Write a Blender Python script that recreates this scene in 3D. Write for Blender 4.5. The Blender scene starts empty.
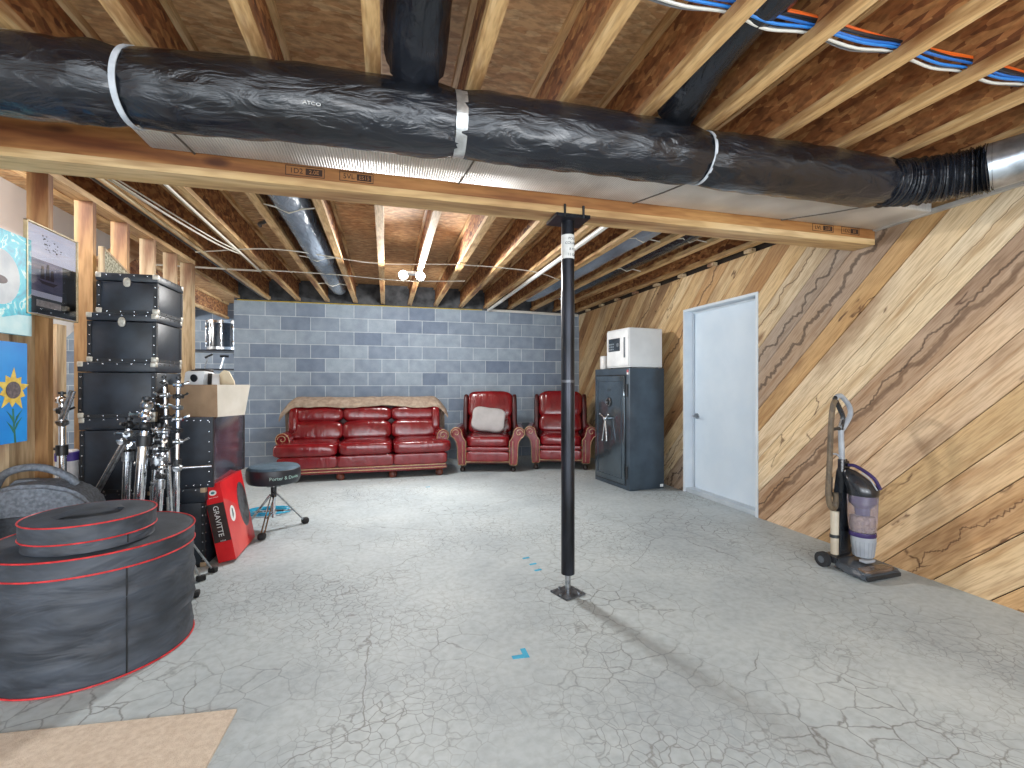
import bpy, bmesh, math, random
from mathutils import Vector, Matrix, Euler
random.seed(7)
S = bpy.context.scene
C = S.collection
PI = math.pi

# ------------------------------------------------------------------ camera, world, lights, exposure
YAW, EYE, FPX = 0.264, 1.192, 464.7
cam = bpy.data.cameras.new('camera'); cam.sensor_width = 36.0; cam.lens = FPX / 1024 * 36.0
cam.clip_start = 0.02
cam_o = bpy.data.objects.new('camera', cam); C.objects.link(cam_o)
cam_o.location = (0, 0, EYE); cam_o.rotation_euler = (PI/2, 0, -YAW)
S.camera = cam_o
S.view_settings.view_transform = 'Standard'; S.view_settings.look = 'None'
S.view_settings.gamma = 1.0; S.view_settings.use_curve_mapping = False
S.view_settings.exposure = 0.35
w = bpy.data.worlds.new('world'); S.world = w; w.use_nodes = True
w.node_tree.nodes['Background'].inputs[0].default_value = (0.84, 0.92, 1.0, 1)
w.node_tree.nodes['Background'].inputs[1].default_value = 3.5

def lamp(name, loc, power, radius, color=(1, .97, .92), aim=None, cone=150):
    l = bpy.data.lights.new(name, 'SPOT' if aim else 'POINT'); l.energy = power; l.shadow_soft_size = radius; l.color = color
    o = bpy.data.objects.new(name, l); C.objects.link(o); o.location = loc
    if aim:
        l.spot_size = math.radians(cone); l.spot_blend = .6
        o.rotation_euler = (Vector(aim)-Vector(loc)).to_track_quat('-Z', 'Y').to_euler()
    return o
# the twin flood heads under the joists
lamp('flood_light_lamp', (0.17, 5.06, 2.33), 135, .05, (1, .99, .97), (-.9, 3.0, .4), 160)
lamp('flood_light_lamp', (0.36, 5.06, 2.33), 135, .05, (1, .99, .97), (1.5, 3.0, .4), 160)
lamp('back_wall_fill', (0.265, 5.45, 2.2), 90, .1, (1, .99, .97), (.1, 7.4, .9), 160)  # added spot that brightens the block wall, not a third head
# unseen fill lights, added to brighten the room; the first two behind the camera
lamp('front_fill', (-0.7, -1.4, 1.1), 85, .4, (.97, .98, 1))
lamp('front_fill', (1.5, -1.4, 1.1), 85, .4, (.97, .98, 1))
lamp('back_room_fill', (-4.2, 7.2, 2.2), 120, .12)  # added fill so the room beyond the studs is not dark
lamp('stair_fill', (-2.3, 3.3, 2.45), 40, .1)  # added fill that whitens the drywall behind the studs, no fixture there

# ------------------------------------------------------------------ helpers
def lin(h):
    h = h.lstrip('#'); v = [int(h[i:i+2], 16)/255 for i in (0, 2, 4)]
    return tuple(x/12.92 if x <= .04045 else ((x+.055)/1.055)**2.4 for x in v) + (1,)

def nmat(name):
    m = bpy.data.materials.new(name); m.use_nodes = True
    nt = m.node_tree; b = nt.nodes['Principled BSDF']
    return m, nt, b
def N(nt, t, **kw):
    n = nt.nodes.new(t)
    for k, v in kw.items():
        if k.startswith('i_'): n.inputs[k[2:].replace('_', ' ')].default_value = v
        else: setattr(n, k, v)
    return n
def ramp(nt, fac, stops, interp='LINEAR'):
    r = nt.nodes.new('ShaderNodeValToRGB'); r.color_ramp.interpolation = interp
    e = r.color_ramp.elements
    while len(e) > 1: e.remove(e[-1])
    e[0].position = stops[0][0]; e[0].color = stops[0][1]
    for p, c in stops[1:]:
        x = e.new(p); x.color = c
    nt.links.new(fac, r.inputs[0]); return r
def coords(nt, stretch=(1, 1, 1), rot=(0, 0, 0), kind='Object'):
    tc = nt.nodes.new('ShaderNodeTexCoord'); mp = nt.nodes.new('ShaderNodeMapping')
    mp.inputs['Scale'].default_value = stretch; mp.inputs['Rotation'].default_value = rot
    nt.links.new(tc.outputs[kind], mp.inputs[0]); return mp.outputs[0]
def mixc(nt, a, b, f, mode='MIX'):
    m = nt.nodes.new('ShaderNodeMix'); m.data_type = 'RGBA'; m.blend_type = mode
    for sock, val in ((m.inputs[0], f), (m.inputs[6], a), (m.inputs[7], b)):
        if hasattr(val, 'links') or hasattr(val, 'is_linked'): nt.links.new(val, sock)
        else: sock.default_value = val
    return m.outputs[2]
def bump(nt, b, h, strength=.3, dist=.01):
    n = nt.nodes.new('ShaderNodeBump'); n.inputs['Strength'].default_value = strength; n.inputs['Distance'].default_value = dist
    nt.links.new(h, n.inputs['Height']); nt.links.new(n.outputs[0], b.inputs['Normal']); return n

def M(name, c1, c2=None, scale=6, rough=.6, metal=0, bs=0, bscale=40, stretch=(1, 1, 1), coat=0, detail=4, lo=.35, hi=.65, emit=0, spec=None, bdist=.01, bdis=0):
    m, nt, b = nmat(name)
    b.inputs['Roughness'].default_value = rough; b.inputs['Metallic'].default_value = metal
    b.inputs['Coat Weight'].default_value = coat; b.inputs['Coat Roughness'].default_value = .15
    if spec is not None: b.inputs['Specular IOR Level'].default_value = spec
    v = coords(nt, stretch)
    c1 = lin(c1); c2 = lin(c2) if c2 else c1
    n = N(nt, 'ShaderNodeTexNoise'); n.inputs['Scale'].default_value = scale; n.inputs['Detail'].default_value = detail
    nt.links.new(v, n.inputs[0])
    r = ramp(nt, n.outputs[0], [(lo, c1), (hi, c2)])
    nt.links.new(r.outputs[0], b.inputs['Base Color'])
    if emit:
        nt.links.new(r.outputs[0], b.inputs['Emission Color']); b.inputs['Emission Strength'].default_value = emit
    if bs:
        n2 = N(nt, 'ShaderNodeTexNoise'); n2.inputs['Scale'].default_value = bscale; n2.inputs['Detail'].default_value = 3; n2.inputs['Distortion'].default_value = bdis
        nt.links.new(v, n2.inputs[0]); bump(nt, b, n2.outputs[0], bs, bdist)
    return m

def wood(name, c1, c2, c3, axis='y', rough=.6, scale=9, knots=True):
    m, nt, b = nmat(name); b.inputs['Roughness'].default_value = rough
    st = {'x': (.12, 1, 1), 'y': (1, .12, 1), 'z': (1, 1, .12)}[axis]
    v = coords(nt, st)
    n = N(nt, 'ShaderNodeTexNoise'); n.inputs['Scale'].default_value = scale; n.inputs['Detail'].default_value = 6; n.inputs['Distortion'].default_value = .8
    nt.links.new(v, n.inputs[0])
    w_ = N(nt, 'ShaderNodeTexNoise'); w_.inputs['Scale'].default_value = scale*6; w_.inputs['Detail'].default_value = 2
    nt.links.new(v, w_.inputs[0])
    r = ramp(nt, n.outputs[0], [(.3, lin(c1)), (.5, lin(c2)), (.72, lin(c3))])
    r2 = ramp(nt, w_.outputs[0], [(.36, (.6, .52, .44, 1)), (.56, (1, 1, 1, 1))])
    col = mixc(nt, r.outputs[0], r2.outputs[0], .6, 'MULTIPLY')
    sn = N(nt, 'ShaderNodeTexNoise'); sn.inputs['Scale'].default_value = scale*.55; sn.inputs['Detail'].default_value = 5; nt.links.new(v, sn.inputs[0])
    sr_ = ramp(nt, sn.outputs[0], [(.36, lin('94552e')), (.47, (1, 1, 1, 1))])
    col = mixc(nt, col, sr_.outputs[0], .75, 'MULTIPLY')
    if knots:
        vv = coords(nt, {'x': (.4, 1, 1), 'y': (1, .4, 1), 'z': (1, 1, .4)}[axis])
        vo = N(nt, 'ShaderNodeTexVoronoi'); vo.inputs['Scale'].default_value = 5.5
        nt.links.new(vv, vo.inputs[0])
        kr = ramp(nt, vo.outputs['Distance'], [(.0, lin('4a2c18')), (.10, lin('7b4f2c')), (.17, (1, 1, 1, 1))])
        col = mixc(nt, col, kr.outputs[0], .8, 'MULTIPLY')
    nt.links.new(col, b.inputs['Base Color']); bump(nt, b, w_.outputs[0], .12, .004)
    return m

def osb(name, cols, scale=16, rough=.75, stretch=(1, 1, 1)):
    m, nt, b = nmat(name); b.inputs['Roughness'].default_value = rough
    v = coords(nt, stretch)
    nz = N(nt, 'ShaderNodeTexNoise'); nz.inputs['Scale'].default_value = 7; nz.inputs['Detail'].default_value = 3
    nt.links.new(v, nz.inputs[0])
    vv = mixc(nt, v, nz.outputs['Color'], .12)
    vo = N(nt, 'ShaderNodeTexVoronoi'); vo.inputs['Scale'].default_value = scale; vo.inputs['Randomness'].default_value = 1
    nt.links.new(vv, vo.inputs[0])
    sp = nt.nodes.new('ShaderNodeSeparateColor'); nt.links.new(vo.outputs['Color'], sp.inputs[0])
    k = len(cols)
    r = ramp(nt, sp.outputs[0], [(i/(k-1), lin(c)) for i, c in enumerate(cols)])
    n2 = N(nt, 'ShaderNodeTexNoise'); n2.inputs['Scale'].default_value = 45; n2.inputs['Detail'].default_value = 5
    nt.links.new(v, n2.inputs[0])
    r2 = ramp(nt, n2.outputs[0], [(.35, (.55, .5, .45, 1)), (.6, (1.05, 1.02, 1, 1))])
    col = mixc(nt, r.outputs[0], r2.outputs[0], .8, 'MULTIPLY')
    nt.links.new(col, b.inputs['Base Color']); bump(nt, b, sp.outputs[0], .25, .004)
    return m

class MB:
    def __init__(s): s.bm = bmesh.new()
    def _add(s, verts, mtx):
        for v in verts: v.co = mtx @ v.co
    def box(s, c, d, rot=(0, 0, 0), bev=0, seg=2):
        r = bmesh.ops.create_cube(s.bm, size=1)
        vs = r['verts']
        for v in vs: v.co = Vector((v.co.x*d[0], v.co.y*d[1], v.co.z*d[2]))
        if bev:
            es = list({e for v in vs for e in v.link_edges})
            q = bmesh.ops.bevel(s.bm, geom=es, offset=bev, segments=seg, affect='EDGES', profile=.5)
            vs = list({v for f in q['faces'] for v in f.verts} | {v for v in vs if v.is_valid})
        s._add(vs, Matrix.Translation(c) @ Euler(rot).to_matrix().to_4x4()); return s
    def box2(s, a, b, bev=0): 
        return s.box([(x+y)/2 for x, y in zip(a, b)], [abs(y-x) for x, y in zip(a, b)], bev=bev)
    def cyl(s, p, q, r1, r2=None, n=16):
        p, q = Vector(p), Vector(q); r2 = r1 if r2 is None else r2
        d = q-p; L = d.length
        r = bmesh.ops.create_cone(s.bm, cap_ends=True, segments=n, radius1=r1, radius2=r2, depth=L)
        s._add(r['verts'], Matrix.Translation((p+q)/2) @ d.to_track_quat('Z', 'Y').to_matrix().to_4x4()); return s
    def ball(s, c, r, n=12, sc=(1, 1, 1)):
        q = bmesh.ops.create_uvsphere(s.bm, u_segments=n, v_segments=max(6, n*2//3), radius=r)
        s._add(q['verts'], Matrix.Translation(c) @ Matrix.Diagonal((*sc, 1))); return s
    def tube(s, pts, r, n=8, closed=False, caps=True):
        P = [Vector(p) for p in pts]; k = len(P)
        R = r if isinstance(r, (list, tuple)) else [r]*k
        rings = []; prev = None
        for i in range(k):
            if closed: t = P[(i+1) % k]-P[i-1]
            else: t = P[min(i+1, k-1)]-P[max(i-1, 0)]
            t.normalize()
            if prev is None:
                a = Vector((0, 0, 1)) if abs(t.z) < .9 else Vector((1, 0, 0))
                u = t.cross(a).normalized()
            else:
                u = (prev - t*prev.dot(t)).normalized()
            prev = u; v = t.cross(u)
            rings.append([s.bm.verts.new(P[i] + (u*math.cos(2*PI*j/n) + v*math.sin(2*PI*j/n))*R[i]) for j in range(n)])
        for i in range(k if closed else k-1):
            A, B = rings[i], rings[(i+1) % k]
            for j in range(n): s.bm.faces.new((A[j], A[(j+1) % n], B[(j+1) % n], B[j]))
        if caps and not closed:
            s.bm.faces.new(rings[0][::-1]); s.bm.faces.new(rings[-1])
        return s
    def lathe(s, prof, c=(0, 0, 0), n=32, sx=1, sy=1, fn=None, caps=True):
        rings = []
        for r, z in prof:
            rings.append([s.bm.verts.new((c[0]+sx*r*math.cos(2*PI*j/n), c[1]+sy*r*math.sin(2*PI*j/n), c[2]+z)) for j in range(n)])
        for A, B in zip(rings, rings[1:]):
            for j in range(n): s.bm.faces.new((A[j], A[(j+1) % n], B[(j+1) % n], B[j]))
        if caps:
            s.bm.faces.new(rings[0][::-1]); s.bm.faces.new(rings[-1])
        return s
    def prism(s, poly, a, b, ax='y'):
        f = {'x': lambda u, v, w: (w, u, v), 'y': lambda u, v, w: (u, w, v), 'z': lambda u, v, w: (u, v, w)}[ax]
        A = [s.bm.verts.new(f(u, v, a)) for u, v in poly]; B = [s.bm.verts.new(f(u, v, b)) for u, v in poly]
        n = len(poly)
        s.bm.faces.new(A[::-1]); s.bm.faces.new(B)
        for i in range(n): s.bm.faces.new((A[i], A[(i+1) % n], B[(i+1) % n], B[i]))
        return s
    def sell(s, c, d, e1=.35, e2=.35, rot=(0, 0, 0), nu=36, nv=20, fn=None):
        sg = lambda x, e: math.copysign(abs(x)**e, x)
        mtx = Matrix.Translation(c) @ Euler(rot).to_matrix().to_4x4(); rings = []
        for i in range(nv+1):
            v = -PI/2 + PI*i/nv; ring = []
            for j in range(nu):
                u = 2*PI*j/nu
                p = Vector((d[0]/2*sg(math.cos(v), e1)*sg(math.cos(u), e2), d[1]/2*sg(math.cos(v), e1)*sg(math.sin(u), e2), d[2]/2*sg(math.sin(v), e1)))
                if fn: p = fn(p)
                ring.append(s.bm.verts.new(mtx @ p))
            rings.append(ring)
        for A, B in zip(rings, rings[1:]):
            for j in range(nu): s.bm.faces.new((A[j], A[(j+1) % nu], B[(j+1) % nu], B[j]))
        return s
    def poly(s, pts): s.bm.faces.new([s.bm.verts.new(p) for p in pts]); return s
    def xf(s, mtx): 
        for v in s.bm.verts: v.co = mtx @ v.co
        return s
    def build(s, name, mat, parent=None, smooth=True, ang=35):
        bmesh.ops.remove_doubles(s.bm, verts=s.bm.verts, dist=1e-5)
        bmesh.ops.recalc_face_normals(s.bm, faces=s.bm.faces)
        me = bpy.data.meshes.new(name); s.bm.to_mesh(me); s.bm.free()
        if smooth:
            for p in me.polygons: p.use_smooth = True
            me.set_sharp_from_angle(angle=math.radians(ang))
        me.materials.append(mat)
        o = bpy.data.objects.new(name, me); C.objects.link(o)
        if parent: o.parent = parent
        return o

def thing(name, label, cat, loc=(0, 0, 0), rz=0, group=None):
    o = bpy.data.objects.new(name, None); C.objects.link(o); o.empty_display_size = .1
    o.location = loc; o.rotation_euler = (0, 0, rz); o['label'] = label; o['category'] = cat
    if group: o['group'] = group
    return o
def tag(o, label, cat, group=None, kind=None):
    o['label'] = label; o['category'] = cat
    if group: o['group'] = group
    if kind: o['kind'] = kind
    return o
def struct(o, label=None, cat=None):
    o['kind'] = 'structure'
    if label: o['label'] = label; o['category'] = cat
    return o
def dup(root, label, loc, rz=None):
    r = root.copy(); C.objects.link(r); r.location = loc; r['label'] = label
    if rz is not None: r.rotation_euler = (0, 0, rz)
    for ch in list(root.children):
        c_ = ch.copy(); C.objects.link(c_); c_.parent = r
        for g in list(ch.children):
            d = g.copy(); C.objects.link(d); d.parent = c_
    return r
def text(name, s, size, mat, parent, loc, rot, ext=.0006, align='CENTER', bend=None, sx=1):
    cu = bpy.data.curves.new(name, 'FONT'); cu.body = s; cu.size = size; cu.extrude = ext; cu.align_x = align; cu.align_y = 'CENTER'
    t = bpy.data.objects.new('tmp_text', cu); C.objects.link(t)
    bpy.context.view_layer.update()
    me = bpy.data.meshes.new_from_object(t.evaluated_get(bpy.context.evaluated_depsgraph_get()))
    bpy.data.objects.remove(t); bpy.data.curves.remove(cu)
    me.name = name
    for v in me.vertices: v.co.x *= sx
    if bend:
        for v in me.vertices:
            a = v.co.x/bend; rr = bend+v.co.z
            v.co = Vector((rr*math.sin(a), -rr*math.cos(a), v.co.y))
    me.materials.clear(); me.materials.append(mat)
    o = bpy.data.objects.new(name, me); C.objects.link(o); o.parent = parent; o.location = loc; o.rotation_euler = rot
    return o
ORD = ['first', 'second', 'third', 'fourth', 'fifth', 'sixth', 'seventh', 'eighth', 'ninth', 'tenth', 'eleventh', 'twelfth', 'thirteenth', 'fourteenth', 'fifteenth', 'sixteenth']

# ------------------------------------------------------------------ materials
black_vinyl = M('black_vinyl', '141a22', '252d38', 9, .4, bs=.15, bscale=260, spec=.5)
black_plastic = M('black_plastic', '17191c', '24272b', 8, .4)
black_steel = M('black_steel', '15171b', '30323a', 12, .32, .6, stretch=(1, 1, .25))
rubber = M('rubber', '141416', '202226', 20, .8)
chrome = M('chrome', 'c9cdd3', 'eef1f4', 30, .13, 1)
dull_chrome = M('dull_chrome', '8d9196', 'c4c8cc', 40, .28, 1)
nickel = M('nickel', 'a8a49a', 'c4c0b4', 60, .45, .5)
galv = M('galvanised', '9aa2aa', 'c9d2da', 14, .3, .9, bs=.1, bscale=30)
white_paint = M('white_paint', 'c3d2df', 'ccd9e4', 3, .45)
white_trim = M('white_trim', 'c6d0d9', 'd2dae0', 5, .5)
white_plastic = M('white_plastic', 'dcdedf', 'eceeee', 8, .4)
white_cable = M('white_cable', 'c9c4b6', 'dcd8ca', 8, .5)
leather = M('red_leather', '680d14', '7c131a', 7, .24, bs=.55, bscale=7, coat=.45, bdist=.02, bdis=.5, stretch=(1.7, 1, .7), lo=.3, hi=.7)
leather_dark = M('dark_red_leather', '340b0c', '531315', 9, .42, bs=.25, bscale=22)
trim_tan = M('nailhead_trim', '9a7d5c', 'c0a17c', 60, .45, .3)
bun_wood = M('bun_foot_wood', '4a2218', '7a3b26', 14, .35)
caster_black = M('caster_dark', '1b1613', '3a2a24', 14, .35)
pillow_m = M('pillow_fabric', 'a5a2a2', 'b2afae', 8, .9, bs=.2, bscale=180)
throw_m = M('throw_fabric', '8d7b6c', 'ab9a88', 18, .95, bs=.6, bscale=70)
safe_m = M('safe_grey', '3d4853', '4a5763', 5, .3, .35, bs=.04, bscale=300)
safe_door_m = M('safe_door_grey', '5a6670', '6b7780', 4, .14, .75)
wsafe_m = M('white_safe', 'cfd1d1', 'dadcdc', 5, .45)
cardboard = M('cardboard', '93795f', 'a68a6d', 10, .85, bs=.05, bscale=150)
cardboard_pale = M('pale_cardboard', 'd9d2c4', 'e6e0d4', 10, .85)
bag_cloth = M('bag_cloth', '2c3138', '434a54', 5, .62, bs=.6, bscale=3.2, stretch=(1, 1, 3.2), bdist=.05, bdis=.6)
bag_top = M('bag_top_cloth', '333941', '4a515b', 6, .75, bs=.2, bscale=200)
red_pipe = M('red_piping', 'b01d22', 'd8373a', 30, .5)
speaker_m = M('speaker_plastic', '5b636d', '7d8691', 60, .6, bs=.4, bscale=300)
red_box = M('red_card', 'c5121a', 'd81f25', 8, .35)
red_box_faded = M('faded_red_card', 'c2373a', 'd6564f', 5, .4)
dark_card = M('dark_card', '241a19', '3a2824', 14, .5)
tape_blue = M('blue_tape', '1b93bb', '2ba6cc', 20, .6)
blue_cable = M('blue_cable', '1792bd', '2aa9cf', 8, .45)
carpet = M('beige_carpet', 'c2b2a0', 'd2c4b3', 60, .95, bs=.5, bscale=260)
ink = M('ink', '2a1710', '3a2418', 20, .8)
off_white = M('off_white_ink', 'd0d4d4', 'e4e6e4', 20, .6)
throne_text = M('throne_print', '8fb5ab', 'b4d0c8', 20, .6)
bulb_m = M('bulb_glow', 'ffffff', 'ffffff', 4, .3, emit=30)
gray_hose = M('brown_hose', '4c4133', '6a5b47', 30, .55)
vac_grey = M('vacuum_grey', '8a9098', 'a0a6ad', 10, .4)
vac_dark = M('vacuum_black', '15181d', '25292f', 8, .25, coat=.3)
vac_head = M('vacuum_head_grey', '3c424a', '4d545c', 8, .3, coat=.3)
vac_purple = M('vacuum_purple', '2a2148', '3d2f64', 8, .25)
cream_pipe = M('cream_pipe', 'a89e8c', 'bfb6a4', 8, .45)
pine = wood('pine_stud', 'ab9472', 'cab491', 'dccbac', 'z')
stud_orange = wood('warm_stud', '94704a', 'b0895c', 'c6a274', 'z')
plate_wood = wood('plate_pine', 'a8845a', 'c8a678', 'dabf95', 'y')
beam_wood = wood('beam_laminate', '7f5128', 'a57240', 'bf9058', 'x', scale=7, knots=True)
beam_pale = wood('beam_pale', 'b59060', 'cdab78', 'dcc094', 'x', scale=6, knots=False)
flange_wood = wood('joist_flange', '8f5d30', 'd4ae78', 'e9cfa2', 'y', scale=13, knots=True)
web_osb = osb('joist_web_osb', ['693e22', '8e5830', 'b57c4a', '7d4c2a', 'c8945c', '9a6439'], 42, stretch=(1, .45, 1))
deck_osb = osb('subfloor_osb', ['b38558', 'cba476', 'be9466', 'd8b78a', 'b68a5c'], 40, stretch=(.45, 1, 1))
stringer_w = wood('stringer_pine', 'b08a5c', 'cbb08a', 'd9c4a2', 'y', knots=False)

def make_floor_mat():
    m, nt, b = nmat('concrete_floor'); b.inputs['Roughness'].default_value = .62
    v = coords(nt)
    n1 = N(nt, 'ShaderNodeTexNoise'); n1.inputs['Scale'].default_value = 1.1; n1.inputs['Detail'].default_value = 8; n1.inputs['Roughness'].default_value = .65
    nt.links.new(v, n1.inputs[0])
    base = ramp(nt, n1.outputs[0], [(.3, lin('98a2a8')), (.5, lin('abb5b9')), (.7, lin('b8c1c3'))])
    n2 = N(nt, 'ShaderNodeTexNoise'); n2.inputs['Scale'].default_value = 28; n2.inputs['Detail'].default_value = 6
    nt.links.new(v, n2.inputs[0])
    sp = ramp(nt, n2.outputs[0], [(.3, (.8, .8, .8, 1)), (.6, (1.03, 1.03, 1.03, 1))])
    col = mixc(nt, base.outputs[0], sp.outputs[0], .7, 'MULTIPLY')
    nz = N(nt, 'ShaderNodeTexNoise'); nz.inputs['Scale'].default_value = 6; nz.inputs['Detail'].default_value = 4
    nt.links.new(v, nz.inputs[0])
    warp = mixc(nt, v, nz.outputs['Color'], .1)
    def cracks(scale, width, mlo, mhi, mscale, dark, col, off):
        vo = N(nt, 'ShaderNodeTexVoronoi', feature='DISTANCE_TO_EDGE'); vo.inputs['Scale'].default_value = scale
        nt.links.new(warp, vo.inputs[0])
        line = ramp(nt, vo.outputs[0], [(0, (1, 1, 1, 1)), (width, (0, 0, 0, 1))])
        mp = N(nt, 'ShaderNodeMapping'); mp.inputs['Location'].default_value = off; nt.links.new(v, mp.inputs[0])
        mk = N(nt, 'ShaderNodeTexNoise'); mk.inputs['Scale'].default_value = mscale; mk.inputs['Detail'].default_value = 5
        nt.links.new(mp.outputs[0], mk.inputs[0])
        mr = ramp(nt, mk.outputs[0], [(mlo, (0, 0, 0, 1)), (mhi, (1, 1, 1, 1))])
        mu = N(nt, 'ShaderNodeMath', operation='MULTIPLY'); nt.links.new(line.outputs[0], mu.inputs[0]); nt.links.new(mr.outputs[0], mu.inputs[1])
        return mixc(nt, col, lin(dark), mu.outputs[0]), mu.outputs[0]
    col, a = cracks(9, .035, .42, .66, 1.3, '6e706f', col, (0, 0, 0))
    col, c = cracks(21, .05, .44, .68, 1.2, '747675', col, (3, 1, 0))
    col, d = cracks(1.1, .004, .52, .6, .8, '777978', col, (7, 5, 0))
    nt.links.new(col, b.inputs['Base Color'])
    bump(nt, b, n2.outputs[0], .08, .004)
    return m
floor_m = make_floor_mat()

def make_block_mat(name):
    m, nt, b = nmat(name); b.inputs['Roughness'].default_value = .85
    tc = N(nt, 'ShaderNodeTexCoord'); sx = N(nt, 'ShaderNodeSeparateXYZ'); nt.links.new(tc.outputs['Object'], sx.inputs[0])
    cb = N(nt, 'ShaderNodeCombineXYZ'); nt.links.new(sx.outputs[0], cb.inputs[0]); nt.links.new(sx.outputs[2], cb.inputs[1])
    br = N(nt, 'ShaderNodeTexBrick'); br.offset = .5
    nt.links.new(cb.outputs[0], br.inputs[0])
    for k, v in (('Scale', 1.0), ('Mortar Size', .0055), ('Mortar Smooth', .3), ('Bias', 0), ('Brick Width', .4064), ('Row Height', .2032)): br.inputs[k].default_value = v
    br.inputs['Color1'].default_value = lin('75849a'); br.inputs['Color2'].default_value = lin('a0aebc'); br.inputs['Mortar'].default_value = lin('c6d0d8')
    n = N(nt, 'ShaderNodeTexNoise'); n.inputs['Scale'].default_value = 7; n.inputs['Detail'].default_value = 8
    nt.links.new(tc.outputs['Object'], n.inputs[0])
    r = ramp(nt, n.outputs[0], [(.3, (.78, .8, .82, 1)), (.65, (1.08, 1.07, 1.05, 1))])
    n2 = N(nt, 'ShaderNodeTexNoise'); n2.inputs['Scale'].default_value = 120; n2.inputs['Detail'].default_value = 3
    nt.links.new(tc.outputs['Object'], n2.inputs[0])
    r2 = ramp(nt, n2.outputs[0], [(.3, (.85, .85, .85, 1)), (.7, (1.06, 1.06, 1.06, 1))])
    col = mixc(nt, br.outputs[0], r.outputs[0], .9, 'MULTIPLY'); col = mixc(nt, col, r2.outputs[0], .9, 'MULTIPLY')
    nt.links.new(col, b.inputs['Base Color'])
    ad = N(nt, 'ShaderNodeMath', operation='SUBTRACT'); ad.inputs[0].default_value = 1; nt.links.new(br.outputs['Fac'], ad.inputs[1])
    bump(nt, b, ad.outputs[0], .5, .006)
    return m
block_m = make_block_mat('concrete_block')

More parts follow.
